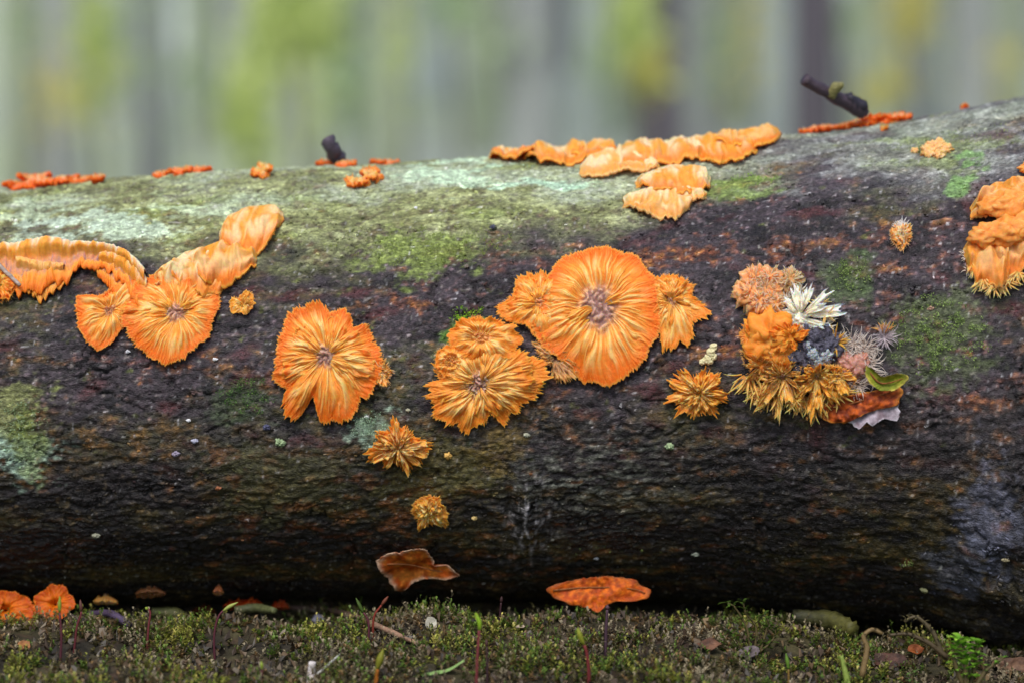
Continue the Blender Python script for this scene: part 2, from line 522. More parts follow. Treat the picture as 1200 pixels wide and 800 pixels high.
def drape(root, X, top, bot, Hmax, pal, seed, teeth=8, cream=.8, lobe=26, rim=.55, rows=40, skew=0.0):
    """a thin wavy shelf draped over the bark: attached along its upper line, free and frilled along the lower one"""
    n = int(max(60, (X[-1] - X[0]) / .9))
    xs = np.linspace(X[0], X[-1], n); tp = np.interp(xs, X, top); bt = np.interp(xs, X, bot)
    kn = np.linspace(0, n - 1, 24).astype(int)
    A = [px_to_log(xs[k], tp[k]) for k in kn]; Bq = [px_to_log(xs[k], bt[k]) for k in kn]
    j = np.arange(n)
    s = np.interp(j, kn, [a[0] for a in A]); pt = np.interp(j, kn, [a[1] for a in A]); pb = np.interp(j, kn, [b[1] for b in Bq])
    te = np.abs(perlin(xs / teeth, xs * 0 + seed, seed)) * 1.0 + .25 * np.abs(perlin(xs / 2.4, xs * 0 + seed, seed + 1)) + 1.7 * np.abs(perlin(xs / lobe + .1 * seed, xs * 0 + seed, seed + 2))
    ln = np.abs(pt - pb) * .085
    pb = pb - (te - .75) * np.clip(.30 * ln, .0006, .0022) / .085
    v = np.linspace(0, 1, rows)[:, None]; x = xs[None]
    wx = x + 6 * perlin(x / 30, v * 2, seed + 7) * v
    f1 = np.sqrt(perlin(wx / lobe, v * 1.6 + seed, seed + 3) ** 2 + .01) * 2; f2 = np.sqrt(perlin(wx / 8, v * 2.6, seed + 4) ** 2 + .015) * 1.8; f3 = np.abs(perlin(wx / 3, v * 4, seed + 5)) * 1.6
    hp = np.interp(v, [0, .08, .25, .5, .75, .92, 1], [.02, .45, .85, 1, .9, .72, .62])
    H = Hmax * hp * (.75 + .35 * perlin(x / 50, v, seed + 6)) + Hmax * .35 * (f1 - .5) * sst(0, .3, v) + Hmax * .22 * perlin(x / 15, v * 4 + seed, seed + 11) * sst(0, .3, v) + .0006 * (f2 - .5) * sst(0, .2, v) + .00025 * f3 * v
    H = np.maximum(H, .0002)
    e = sst(0, .08, (x - X[0]) / (X[-1] - X[0])) * sst(0, .08, (X[-1] - x) / (X[-1] - X[0]))
    H = H * (.25 + .75 * e)
    PHI = pt[None] + (pb - pt)[None] * v + .0012 / .085 * perlin(x / 16, v * 3, seed + 8)
    SS = s[None] + (skew + .0012 * perlin(x / 14, v * 2, seed + 9)) * v
    V = PL(SS, PHI, H)
    nz_ = .5 + .5 * perlin(x / 22, v * 2.4, seed + 10)
    c = mix(np.broadcast_to(pal.body, V.shape), L(255, 226, 178), np.clip(cream * sst(.3, .75, nz_ + .35 * (f2 - .4)) * sst(1, .72, v), 0, .9))
    c = mix(c, pal.edge, np.clip(rim * sst(.62, .92, v + .15 * (nz_ - .5)) + .5 * sst(.35, .1, f1 * .5 + f2 * .5), 0, 1))
    c = mix(c, pal.tip, sst(.94, 1, v) * .7)
    Vi = PL(SS[::-1], PHI[::-1], np.maximum(H[::-1] - .0009, .0001))
    mesh_np('lobe', np.concatenate([V, Vi]), grid_faces(rows * 2, n), M_fun, root, np.concatenate([c, np.broadcast_to(pal.edge * .8, V.shape)]))
    rs = np.random.RandomState(seed)
    m_ = n * 3; q = rs.randint(0, n - 1, m_); l = rs.uniform(.0003, .0009, m_); w_ = rs.uniform(.00005, .0001, m_); dx = rs.normal(0, .4, m_)
    Vh = np.zeros((m_, 4, 3))
    for k, (t, sd_) in enumerate([(0, -1), (0, 1), (1, .2), (1, -.2)]):
        Vh[:, k] = PL(SS[-1, q] + l * t * dx + sd_ * w_, PHI[-1, q] - (l * t - .0004) / .085, H[-1, q] - .0005 * rs.uniform(0, 1, m_) * t - .0002)
    mesh_np('fringe', Vh, np.arange(m_ * 4).reshape(-1, 4), M_fuzz2, root, np.broadcast_to(pal.tip, Vh.shape))


def core(fr, rad, H, pal, seed, lumps=5):
    rows, m = 16, 44
    t = np.linspace(0, 1, rows); th = np.linspace(0, 2 * PI, m, endpoint=False)
    T, TH = np.meshgrid(t, th, indexing='ij')
    a = rad * T * np.cos(TH) * (1 + .15 * perlin(np.cos(TH) * 2, np.sin(TH) * 2, seed)); b = rad * T * np.sin(TH)
    n = np.abs(perlin(a / rad * lumps * .7 + 3, b / rad * lumps * .7, seed)) * 2
    n = np.sqrt(n * n + .02)
    h = H * (1 - T ** 3) * (.55 + .8 * n + .12 * perlin(a / rad * 7, b / rad * 7, seed + 4)) + .0002
    c = mix(np.broadcast_to(pal.core, T.shape + (3,)), pal.body, np.clip(sst(.4, 1.05, T + .3 * n - .1), 0, 1))
    c = mix(c, L(206, 170, 160), np.clip(.7 * sst(.3, 1, n) * sst(.9, .3, T), 0, 1))
    c = mix(c, pal.cream, np.clip(.6 * n * sst(.2, .9, T), 0, 1))
    return fr.P(a, b, h).reshape(-1, 3), grid_faces(rows, m, True), c.reshape(-1, 3)


def rosette(root, fr, outline, n=9, H=.0035, pal=ORANGE, seed=0, layers=((1.0, 0, 1), (.66, .0011, .8)), lift=.0006, tooth=.12,
            over=1.25, core_r=.16, purple=1.0, white=0.0, k1=5, k2=16, amp=.0008, name='lobe', base=.0002, side=.35, liftj=.0012, fringe=.0011):
    rf = polar_outline(fr, outline)
    rs = np.random.RandomState(seed + 100)
    for li, (scl, up, nm) in enumerate(layers):
        nn = max(3, int(round(n * nm)))
        cuts = np.sort((np.arange(nn) + rs.uniform(-.28, .28, nn)) / nn * 2 * PI + rs.uniform(0, 6))
        for i in range(nn):
            a0 = cuts[i]; a1 = cuts[(i + 1) % nn] + (2 * PI if i == nn - 1 else 0)
            am, hw = (a0 + a1) / 2, (a1 - a0) / 2 * over
            V, F, K = fan(fr, am - hw, am + hw, rf, scl * rs.uniform(.93, 1.05 if li == 0 else 1.15), H * rs.uniform(.8, 1.15) * (.8 if li else 1),
                          base + up + rs.uniform(0, .0006), lift + rs.uniform(-.3, 1) * liftj, pal, seed * 50 + li * 20 + i,
                          tooth=tooth * rs.uniform(.7, 1.3), purple=purple, white=white, k1=k1, k2=k2, amp=amp, side=side)
            mesh_np(name, V, F, M_fun, root, K)
    if fringe:
        margin(root, fr, rf, 1.0, base + max(0, lift) + H * .42, pal, seed, ln=fringe)
    if core_r:
        rad = float(np.mean(rf(np.linspace(0, 6, 20)))) * core_r
        V, F, K = core(fr, rad, H * .95 + .0014, pal, seed, 7)
        mesh_np('centre', V, F, M_fun, root, K)


def nodule(fr, px, py, r, pal, seed, squash=(1, 1, .7), h=0, rough=.18, f=2.5, colr=None):
    u0, v0 = fr.uv(px, py)
    rows, m = 18, 30
    ph = np.linspace(-PI / 2, PI / 2, rows); th = np.linspace(0, 2 * PI, m, endpoint=False)
    PH, TH = np.meshgrid(ph, th, indexing='ij')
    x = np.cos(PH) * np.cos(TH); y = np.cos(PH) * np.sin(TH); z = np.sin(PH)
    n = perlin(x * f + seed, y * f + z * f * .7, seed)
    n2 = np.abs(perlin(x * f * 3 + seed, y * f * 3 + z * 4, seed + 1))
    k = 1 + rough * n + rough * .5 * n2
    c = mix(np.broadcast_to(pal.body if colr is None else colr, PH.shape + (3,)), pal.edge, np.clip(.5 - .6 * n, 0, 1) * (.7 if colr is None else .1))
    c = mix(c, pal.cream, np.clip(n2 * 1.1 * (z > -.2), 0, .7))
    V = fr.P(u0 + r * squash[0] * x * k, v0 + r * squash[1] * y * k, h + r * squash[2] * z * k)
    return V.reshape(-1, 3), grid_faces(rows, m, True)[:, ::1], c.reshape(-1, 3)


def hairs(fr, px, py, n, len_, rad, col, seed, up=.5, w=.00012, arc=(0, 2 * PI), spread=.3, core_=0.1, tip=None, h0=.0005):
    u0, v0 = fr.uv(px, py)
    rs = np.random.RandomState(seed)
    out = []
    for i in range(n):
        th = rs.uniform(*arc); l = len_ * rs.uniform(.5, 1.1)
        d = np.array([math.cos(th), math.sin(th)])
        q = np.linspace(0, 1, 5)
        el = rs.uniform(.1, 1) * up
        rr = rad * rs.uniform(0, 1)
        bend = rs.uniform(-spread, spread)
        a = u0 + d[0] * (rr + l * q) - d[1] * l * bend * q ** 2
        b = v0 + d[1] * (rr + l * q) + d[0] * l * bend * q ** 2
        h = h0 + l * el * np.sin(q * PI * .55)
        P = fr.P(a, b, h)
        c = col if tip is None else mix(np.broadcast_to(col, (5, 3)), tip, q)
        out.append(tube(P, w * np.array([1.2, 1, .9, .6, .15]) * rs.uniform(.6, 1.4), 4, c, cap=False))
    return merge(out)


# ================================================================== SETTING
def gh(x, y):
    """height of the ground"""
    x = np.asarray(x, float); y = np.asarray(y, float)
    h = 0.0045 * perlin(x * 14, y * 14, 41) + 0.002 * perlin(x * 45, y * 45, 42) + .0009 * perlin(x * 140, y * 140, 43)
    far = np.maximum(y - 5, 0)
    h = h + .168 * far * np.clip(60 / np.maximum(far, 60), 0, 1) + .12 * perlin(x * .8, y * .8, 44) * sst(.6, 4, np.hypot(x, y))
    k = np.maximum(.028 - y, 0)
    h = h - .011 * sst(.05, .17, x) * sst(.5, .25, np.abs(y)) + .0022 * perlin(x * 34, y * 40, 48) * sst(.12, .05, np.abs(y))
    h = h - .27 * np.minimum(k * k / (k + .02), .18) - .002 - .005 * np.exp(-((y - .052) / .018) ** 2) + .007 * sst(.062, .09, y) * sst(.4, .2, y) + .003 * perlin(x * 22, y * 30, 47) * sst(.2, .0, np.abs(y))     # the log lies on a low bank
    return h


def axis_pts(lo, hi, step, far_lo, far_hi, k=1.16):
    mid = list(np.arange(lo, hi, step)); a = []; d = step; x = lo
    while x > far_lo:
        d *= k; x -= d; a.append(x)
    b = []; d = step; x = mid[-1]
    while x < far_hi:
        d *= k; x += d; b.append(x)
    return np.array(a[::-1] + mid + b)


gx = axis_pts(-.36, .36, .0022, -90, 90); gy = axis_pts(-.12, .10, .0016, -40, 110)
GX, GY = np.meshgrid(gx, gy, indexing='ij')
GZ = gh(GX, GY)
n1 = fbm(GX * 30, GY * 30, 51, 4); n2 = perlin(GX * 160, GY * 160, 55)
gc = mix(np.broadcast_to(L(40, 36, 28), GX.shape + (3,)), L(84, 78, 48), sst(-.2, .6, n1))
gc = mix(gc, L(70, 52, 42), sst(.1, .6, n2) * .6)
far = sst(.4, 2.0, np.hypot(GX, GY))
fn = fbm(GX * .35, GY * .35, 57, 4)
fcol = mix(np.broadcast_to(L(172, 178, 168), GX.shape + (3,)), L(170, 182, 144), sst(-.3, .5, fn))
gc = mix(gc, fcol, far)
ground = mesh_np('ground', np.stack([GX, GY, GZ], -1), grid_faces(*GX.shape), M_soil, None, gc)
ground['kind'] = 'structure'

# ------------------------------------------------------------------ the log
log = thing('fallen_log', 'thick dark wet log lying across the mossy ground, dotted with orange fungi', 'log', (0, AY, 0))
ls = axis_pts(-.235, .235, .00056, -.78, .74, 1.13)
p_f = np.linspace(-1.75, 1.75, 520); p_b = np.linspace(1.75, 2 * PI - 1.75, 42)[1:-1]
lp = np.concatenate([p_f, p_b])
S, P_ = np.meshgrid(ls, lp, indexing='ij')
V_ = P_ * .085


def crack(x, y, seed, wd):
    n = perlin(x, y, seed)
    return np.exp(-(n / wd) ** 2)


wv = .0025 * perlin(S * 55, V_ * 60, 60)
nz = fbm(S * 90, V_ * 120, 59, 3)
ck = crack(S * 34, (V_ + wv) * 120 + 1.2 * nz, 61, .06) * sst(0, .4, perlin(S * 26, V_ * 50, 62))
ck2 = crack(S * 70 + 5, (V_ + wv * .7) * 230, 63, .12) * sst(-.1, .35, perlin(S * 40, V_ * 60, 64))
plate = fbm(S * 45, (V_ + wv) * 170, 65, 4)
grain = fbm(S * 330, V_ * 520, 66, 3, .7)
fib = perlin(S * 90, (V_ + wv * .5) * 900, 67)
pimple = sst(.42, .75, perlin(S * 420, V_ * 420, 68))
rough_z = sst(.14, .19, S) * sst(.1, -.5, P_)
disp = .00085 * plate + .0006 * np.clip(fbm(S * 130, (V_ + wv) * 300, 73, 4, .6), -.6, .6) - .0013 * ck - .0006 * ck2 + .00062 * grain + .00022 * fib + .00035 * pimple + .0007 * fbm(S * 210, (V_ + wv) * 280, 72, 3, .6)
disp = disp + rough_z * (.0016 * fbm(S * 60, V_ * 40, 69, 4) + .0006 * fbm(S * 300, V_ * 160, 70, 2))
scar = np.exp(-((S - .0055) / .0075) ** 2 - ((P_ + .62) / .20) ** 2)
disp = disp + scar * .0009 * fbm(S * 500, V_ * 160, 71, 3, .7)
lv = PL(S, P_, disp)
# where each point of the bark is seen in the photograph (used only to place patches of moss and lichen)
PXX = 600 + FPX * lv[..., 0] / (lv[..., 1] + .9); PYY = 400 - FPX * (lv[..., 2] - .1) / (lv[..., 1] + .9)
Pc = PYY + 30 * perlin(S * 22, V_ * 60, 80) + 14 * perlin(S * 80, V_ * 160, 81)
Pcx = PXX + 22 * perlin(S * 50 + 9, V_ * 60, 82) + 10 * perlin(S * 160 + 9, V_ * 160, 83)


def B(c):
    return np.broadcast_to(L(*c), S.shape + (3,))


nA = fbm(S * 18, V_ * 55, 84, 4); nB = fbm(S * 60 + 3, V_ * 150, 85, 4); nC = fbm(S * 180, V_ * 300, 86, 3, .7); nD = fbm(S * 9, V_ * 16, 87, 3)
nE = fbm(S * 300, V_ * 420, 93, 2, .7); nF = fbm(S * 110, V_ * 190, 94, 3, .6)
col = mix(B((58, 50, 56)), B((24, 21, 26)), sst(-.25, .35, nB + .5 * nE))
col = mix(col, B((124, 108, 116)), sst(.12, .7, nE + .5 * nF) * .7)
col = mix(col, B((122, 64, 38)), sst(.08, .5, nF * .7 + nA * .55 + .25 * nE) * .62)
col = mix(col, B((170, 112, 50)), sst(.2, .5, nE * .5 + nF * .6 + nA * .4 - .08) * .62)
col = mix(col, B((86, 30, 30)), sst(.15, .45, perlin(S * 70, V_ * 130, 95) * .7 + nD * .4) * .45)
col = mix(col, B((80, 84, 40)), sst(-.05, .45, nD + .5 * nF) * .55)
col = mix(col, B((150, 140, 136)), sst(.3, .75, fbm(S * 260, V_ * 420, 96, 2, .8) + .2 * nF) * .6)
col = mix(col, B((104, 112, 54)), sst(.32, .6, fbm(S * 130, V_ * 160, 97, 3, .6) + .15 * nD) * .6)
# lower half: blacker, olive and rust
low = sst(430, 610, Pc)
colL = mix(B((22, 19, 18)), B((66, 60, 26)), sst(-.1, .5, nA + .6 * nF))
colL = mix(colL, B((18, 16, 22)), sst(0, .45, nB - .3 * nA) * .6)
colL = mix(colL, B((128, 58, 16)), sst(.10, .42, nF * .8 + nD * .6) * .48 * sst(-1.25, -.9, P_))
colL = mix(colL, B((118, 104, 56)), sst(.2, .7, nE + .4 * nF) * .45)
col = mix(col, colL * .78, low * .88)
# grey fibrous zone right of the scar
gz = np.exp(-((PXX - 690) / 95) ** 2 - ((PYY - 560) / 42) ** 2)
col = mix(col, B((128, 130, 118)), gz * .7 * sst(-.1, .5, nC + .6 * fib))
# upper side: algae and pale lichen; greyer towards the right
lim = np.interp(PXX, [0, 350, 560, 720, 900, 1050, 1200], [292, 300, 292, 262, 226, 212, 205])
top = sst(22, -26, Pc - lim)
rightness = sst(700, 980, Pcx)
green = mix(B((136, 142, 90)), B((176, 182, 134)), sst(-.2, .5, nB))
green = mix(green, B((84, 76, 56)), sst(-.1, .35, nE * .6 + nF * .5 - .2 * plate) * .8)
green = mix(green, B((132, 152, 70)), sst(.1, .5, nA - .2 * nC) * .6)
gray = mix(B((122, 120, 124)), B((182, 184, 184)), sst(-.1, .55, nC + .5 * nB))
gray = mix(gray, B((74, 66, 74)), sst(-.1, .35, -nB + .4 * nE + .2 * nA) * .85)
gray = mix(gray, B((120, 112, 70)), sst(.05, .4, nA + .4 * nF) * .5)
colT = mix(green, gray, rightness)
mott = np.clip(.85 + .7 * nB, .25, 1) * (1 - .35 * rightness)
col = mix(col, colT, top * mott)
pale = sst(.05, .42, fbm(S * 16 + 4, V_ * 40, 90, 4) + .25 * sst(260, 200, PYY) - .05 * rightness)
lich = mix(B((160, 172, 148)), B((196, 206, 186)), sst(-.2, .5, nE))
lich = mix(lich, B((120, 124, 96)), sst(.05, .4, -nF + .3 * nB) * .8)
col = mix(col, lich, pale * sst(10, -30, Pc - lim + 14) * (1 - .25 * rightness) * .6)


def ell(cx, cy, rx, ry, soft=.35):
    q = np.sqrt(((Pcx - cx) / rx) ** 2 + ((Pc - 8 - cy) / ry) ** 2)
    return sst(1 + soft, 1 - soft, q + .8 * nF + .6 * nE)


for cx, cy, rx, ry, cc, am in [
        (150, 262, 62, 16, (184, 202, 180), .75), (30, 240, 60, 12, (178, 194, 166), .6), (640, 205, 55, 9, (182, 214, 186), .85),
        (525, 197, 55, 8, (186, 210, 180), .8), (60, 268, 40, 12, (190, 208, 190), .7), (250, 230, 60, 10, (186, 202, 168), .7),
        (18, 520, 42, 26, (160, 186, 168), .95), (14, 480, 42, 32, (120, 124, 78), .85), (40, 505, 18, 42, (112, 124, 60), .7),
        (436, 498, 24, 24, (150, 172, 152), .9), (286, 462, 36, 26, (64, 80, 50), .5),
        (548, 368, 22, 12, (96, 136, 50), .7), (1100, 392, 58, 48, (92, 104, 66), .55), (996, 325, 24, 22, (86, 108, 60), .45),
        (860, 218, 46, 12, (126, 150, 70), .6), (1095, 165, 80, 12, (120, 134, 70), .5), (1130, 188, 18, 9, (120, 160, 90), .7),
        (490, 292, 60, 20, (132, 150, 70), .6), (520, 540, 60, 30, (92, 86, 44), .6), (590, 515, 40, 24, (108, 88, 36), .6),
        (340, 560, 70, 40, (72, 70, 40), .6), (1160, 600, 30, 60, (96, 98, 116), .55), (1120, 660, 40, 30, (80, 84, 100), .5)]:
    k = ell(cx, cy, rx, ry) * am
    col = mix(col, np.broadcast_to(L(*cc), S.shape + (3,)) * (1 + .5 * np.clip(nC, -.8, .8))[..., None], k)
col = mix(col, B((186, 182, 186)), scar * sst(-.05, .5, fbm(S * 500, V_ * 160, 71, 3, .7)) * .75)
col = mix(col, B((100, 100, 112)), rough_z * sst(.1, .7, nC + .5 * nA) * .6)
# crust flecks
fl = sst(.62, .8, perlin(S * 520, V_ * 520, 92)) * sst(-.2, .5, nA)
col = mix(col, B((176, 176, 168)), fl * .6)
hf = fbm(S * 420, V_ * 620, 98, 2, .8)
col = mix(col, B((204, 202, 206)), sst(.50, .72, perlin(S * 640, V_ * 700, 99)) * sst(-.3, .3, nF) * .5 * (1 - .6 * low))
col = col * np.exp((1.05 - .35 * top) * hf)[..., None]
col = col * (1 - .45 * np.clip(ck, 0, 1) * (1 - .3 * top))[..., None]     # darker along the cracks
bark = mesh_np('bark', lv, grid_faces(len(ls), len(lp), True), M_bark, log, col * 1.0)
# sawn ends, far outside the frame
for sx, s_end in ((0, ls[0]), (1, ls[-1])):
    rr = np.linspace(0, 1, 14)[:, None]; pp = np.linspace(0, 2 * PI, 90, endpoint=False)[None]
    E = PL(s_end + 0 * pp, pp, 0.0)
    c0 = np.array([s_end, AY, float(ZC(s_end))])
    V = c0 + (E - c0) * rr[..., None] * .99
    V[..., 0] += .0012 * perlin(V[..., 1] * 60, V[..., 2] * 60, 3)
    ring = .5 + .5 * np.sin(rr * 130 + 2 * np.cos(pp))
    kc = mix(np.broadcast_to(L(150, 118, 84), V.shape), L(104, 76, 52), ring)
    mesh_np('cut_end', V, grid_faces(14, 90, True), M_twig, log, kc)


# loose flakes and grains of bark over the visible face: nobody could count them
def scatter_flakes():
    rs = np.random.RandomState(4)
    n = 16000
    s = rs.uniform(-.23, .23, n); p = rs.uniform(-1.2, 1.45, n)
    keep = perlin(s * 30, p * 6, 14) + rs.uniform(-.5, .7, n) > 0
    s, p = s[keep], p[keep]; n = len(s)
    l = rs.uniform(.0004, .0017, n); wd = l * rs.uniform(.15, .6, n); an = rs.normal(0, .45, n)
    tilt = rs.uniform(0, .00022, n)
    cu = np.array([[-1, -1], [1, -1], [1, 1], [-1, 1]]) * .5
    V = np.zeros((n, 8, 3))
    for k in range(8):
        q = cu[k % 4] * (1 if k < 4 else .6)
        da = q[0] * l; db = q[1] * wd
        a = da * np.cos(an) - db * np.sin(an); b = da * np.sin(an) + db * np.cos(an)
        h = (-.0006 if k < 4 else .00012) + (tilt if q[1] > 0 else 0)
        V[:, k] = PL(s + a, p + b / .085, h)
    F = np.array([[4, 5, 6, 7], [0, 1, 5, 4], [1, 2, 6, 5], [2, 3, 7, 6], [3, 0, 4, 7]])
    F = (F[None] + (np.arange(n) * 8)[:, None, None]).reshape(-1, 4)
    ii = np.clip(np.searchsorted(ls, s), 0, len(ls) - 1); jj = np.clip(np.searchsorted(p_f, p), 0, len(p_f) - 1)
    c = col[ii, jj] * np.exp(rs.normal(0.22, .40, (n, 1)))
    o = mesh_np('bark_flakes', V, F, M_crumb, log, np.repeat(c, 8, 0), smooth=False)
    o['kind'] = 'stuff'


scatter_flakes()


# ------------------------------------------------------------------ moss cushions on the bark (stuff)
def moss_patch(cx, cy, rx, ry, n, label, seed, cA=(84, 106, 52), cB=(176, 202, 116)):
    fr = LogFrame(cx, cy)
    rs = np.random.RandomState(seed)
    th = rs.uniform(0, 2 * PI, n); q = np.sqrt(rs.uniform(0, 1, n)) * (1 + .35 * perlin(np.cos(th) * 2, np.sin(th) * 2 + seed, seed))
    k = .3e-3
    a = q * np.cos(th) * rx * k; b = q * np.sin(th) * ry * k
    _, b1 = fr.uv(cx, cy - 6); _, b2 = fr.uv(cx, cy + 6)
    b *= abs(b1 - b2) / (12 * k)
    m = perlin(a * 260 + seed, b * 320, seed) * 1.6 + .8 * (1 - q) > rs.uniform(.0, .9, n)
    a, b = a[m], b[m]; n = len(a)
    V = np.zeros((n, 4, 3)); l = rs.uniform(.0003, .0009, n); an = rs.uniform(0, 2 * PI, n); hh = rs.uniform(.0003, .0013, n)
    h0 = rs.uniform(0, 1, n) * .0016 * np.clip(perlin(a * 260 + seed, b * 320, seed) * 1.6 + .5, 0.1, 1)
    for j, (du, dv) in enumerate([(0, 0), (.5, .22), (1, 0), (.5, -.22)]):
        V[:, j] = fr.P(a + l * (du * np.cos(an) - dv * np.sin(an)), b + l * (du * np.sin(an) + dv * np.cos(an)), h0 + hh * (du if j != 2 else .8) + .0002)
    F = np.arange(n * 4).reshape(-1, 4)
    c = L(*cA) + (L(*cB) - L(*cA)) * rs.uniform(0, 1, (n, 1)) ** 1.5
    o = mesh_np('moss_patch', V, F, M_moss, None, np.repeat(c, 4, 0), smooth=False)
    tag(o, label, 'moss'); o['kind'] = 'stuff'


moss_patch(1100, 392, 58, 46, 5200, 'bright green moss cushion on bark at the right', 1)
moss_patch(996, 322, 24, 20, 900, 'small green moss patch above the largest moss cushion', 2)
moss_patch(545, 370, 22, 13, 700, 'vivid green moss tuft just left of the largest orange rosette', 3, (90, 150, 20), (170, 210, 60))
moss_patch(286, 462, 34, 24, 1200, 'dark green moss left of the notched orange rosette', 4, (50, 84, 36), (110, 146, 70))
moss_patch(885, 213, 34, 8, 600, 'yellow green moss streak right of the top shelf fungi', 5, (100, 140, 40), (160, 196, 80))
moss_patch(500, 290, 110, 26, 2600, 'thin olive moss film on the upper side of the log', 6, (104, 122, 44), (150, 164, 80))
moss_patch(1120, 170, 90, 14, 900, 'faint moss streak on the grey upper bark at right', 7, (110, 130, 60), (150, 164, 90))
moss_patch(436, 498, 22, 20, 900, 'grey green lichen tuft below the notched rosette', 8, (130, 160, 130), (176, 200, 170))
moss_patch(18, 500, 40, 40, 1500, 'grey green lichen patch at the left edge of the log', 9, (110, 130, 84), (166, 186, 150))
moss_patch(540, 376, 8, 5, 160, 'tiny bright moss speck beside the mottled rosette', 10, (120, 180, 20), (190, 226, 60))
moss_patch(720, 640, 60, 5, 60, 'scattered olive moss specks low on the log', 11)
moss_patch(1060, 655, 10, 6, 90, 'small green moss speck low on the dark bark at right', 12)


# ================================================================== GROUND COVER
def ground_moss():
    rs = np.random.RandomState(12)
    n = 15000
    x = rs.uniform(-.24, .24, n); y = rs.uniform(-.07, .065, n)
    d = fbm(x * 26, y * 26, 101, 3)
    keep = d + .5 * perlin(x * 38, y * 60, 111) * -1 + rs.uniform(-.55, .55, n) > -.12
    x, y, d = x[keep], y[keep], d[keep]; n = len(x)
    z = gh(x, y)
    nl = 13
    ht = rs.uniform(.002, .0062, n) * np.clip(1 + 1.6 * d, .45, 1.7)
    lean = rs.normal(0, .35, (n, 2))
    tone = rs.uniform(0, 1, n)
    base = np.array([L(140, 142, 60), L(176, 166, 88), L(92, 86, 50), L(124, 98, 62), L(150, 138, 112), L(92, 116, 44)])
    dp = perlin(x * 38, y * 60, 111) * .5 + .25 * perlin(x * 120, y * 150, 112)
    k = np.clip(np.digitize(tone * .55 + .34 + dp, [.12, .34, .52, .66, .80]), 0, 5)
    k = np.array([1, 0, 5, 2, 3, 4])[k]
    ht = ht * np.where(k == 3, .6, 1) * np.where(k == 1, 1.25, 1)
    c0 = base[k]
    V = np.zeros((n, nl, 4, 3)); K = np.zeros((n, nl, 4, 3))
    for i in range(nl):
        t = (i + 1) / nl
        az = rs.uniform(0, 2 * PI, n); l = rs.uniform(.0013, .0029, n) * (1.15 - .5 * t); wd = l * rs.uniform(.16, .32, n)
        el = .25 + .9 * t + rs.normal(0, .25, n)
        bx = x + lean[:, 0] * ht * t; by = y + lean[:, 1] * ht * t; bz = z + ht * t - .0006
        ca, sa = np.cos(az), np.sin(az); ce, se = np.cos(el), np.sin(el)
        for j, (u, v) in enumerate([(0, 0), (.5, 1), (1, 0), (.5, -1)]):
            V[:, i, j, 0] = bx + l * u * ce * ca - v * wd * sa
            V[:, i, j, 1] = by + l * u * ce * sa + v * wd * ca
            V[:, i, j, 2] = bz + l * u * se - (l * .25 if j == 2 else 0)
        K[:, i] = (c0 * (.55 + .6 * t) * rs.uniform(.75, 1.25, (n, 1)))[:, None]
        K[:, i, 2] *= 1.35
    o = mesh_np('ground_moss', V, np.arange(n * nl * 4).reshape(-1, 4), M_moss, None, K, smooth=False)
    tag(o, 'low olive and brown moss carpet in front of the log', 'moss'); o['kind'] = 'stuff'
    # leaf crumbs and soil bits
    n = 5200
    x = rs.uniform(-.24, .24, n); y = rs.uniform(-.07, .07, n); z = gh(x, y)
    V = np.zeros((n, 5, 3)); l = rs.uniform(.0007, .0026, n); an = rs.uniform(0, 2 * PI, n); wd = l * rs.uniform(.25, .7, n)
    cu = [(-.5, -.4), (.5, -.5), (.6, .4), (-.4, .5)]
    for j, (u, v) in enumerate(cu):
        V[:, j, 0] = x + u * l * np.cos(an) - v * wd * np.sin(an); V[:, j, 1] = y + u * l * np.sin(an) + v * wd * np.cos(an)
        V[:, j, 2] = z + rs.uniform(-.0005, .004, n)
    V[:, 4] = V[:, :4].mean(1) + np.array([0, 0, .0009])
    F = np.array([[0, 1, 4], [1, 2, 4], [2, 3, 4], [3, 0, 4]])
    F = (F[None] + (np.arange(n) * 5)[:, None, None]).reshape(-1, 3)
    base = np.array([L(64, 50, 38), L(92, 74, 54), L(112, 100, 84), L(44, 38, 30), L(128, 106, 76), L(84, 78, 70)])
    c = base[rs.choice(6, n, p=[.3, .22, .1, .2, .06, .12])] * rs.uniform(.7, 1.2, (n, 1))
    o = mesh_np('soil_crumbs', V, F, M_crumb, None, np.repeat(c, 5, 0), smooth=False)
    tag(o, 'brown leaf crumbs and soil grains between the moss', 'litter'); o['kind'] = 'stuff'


ground_moss()


def gpt(px, py):
    """where a pixel of the photograph meets the ground"""
    dd = np.linspace(.6, 1.3, 2400)
    q = .1 - (py - 400) / FPX * dd - gh((px - 600) / FPX * dd, dd - .9)
    k = np.where(q < 0)[0]
    d = float(dd[k[0]]) if len(k) else .98
    return np.array([(px - 600) / FPX * d, d - .9, float(gh((px - 600) / FPX * d, d - .9))]), d


def at_depth(px, py, d):
    return np.array([(px - 600) / FPX * d, d - .9, .1 + (400 - py) / FPX * d])


def smooth_path(P, n=14):
    P = np.asarray(P, float); t = np.linspace(0, len(P) - 1, n)
    P2 = np.concatenate([2 * P[:1] - P[1:2], P, 2 * P[-1:] - P[-2:-1]])
    out = []
    for q in t:
        i = min(int(q), len(P) - 2); f = q - i
        a, b, c, d = P2[i], P2[i + 1], P2[i + 2], P2[i + 3]
        out.append(.5 * (2 * b + (c - a) * f + (2 * a - 5 * b + 4 * c - d) * f * f + (3 * b - a - 3 * c + d) * f ** 3))
    return np.array(out)


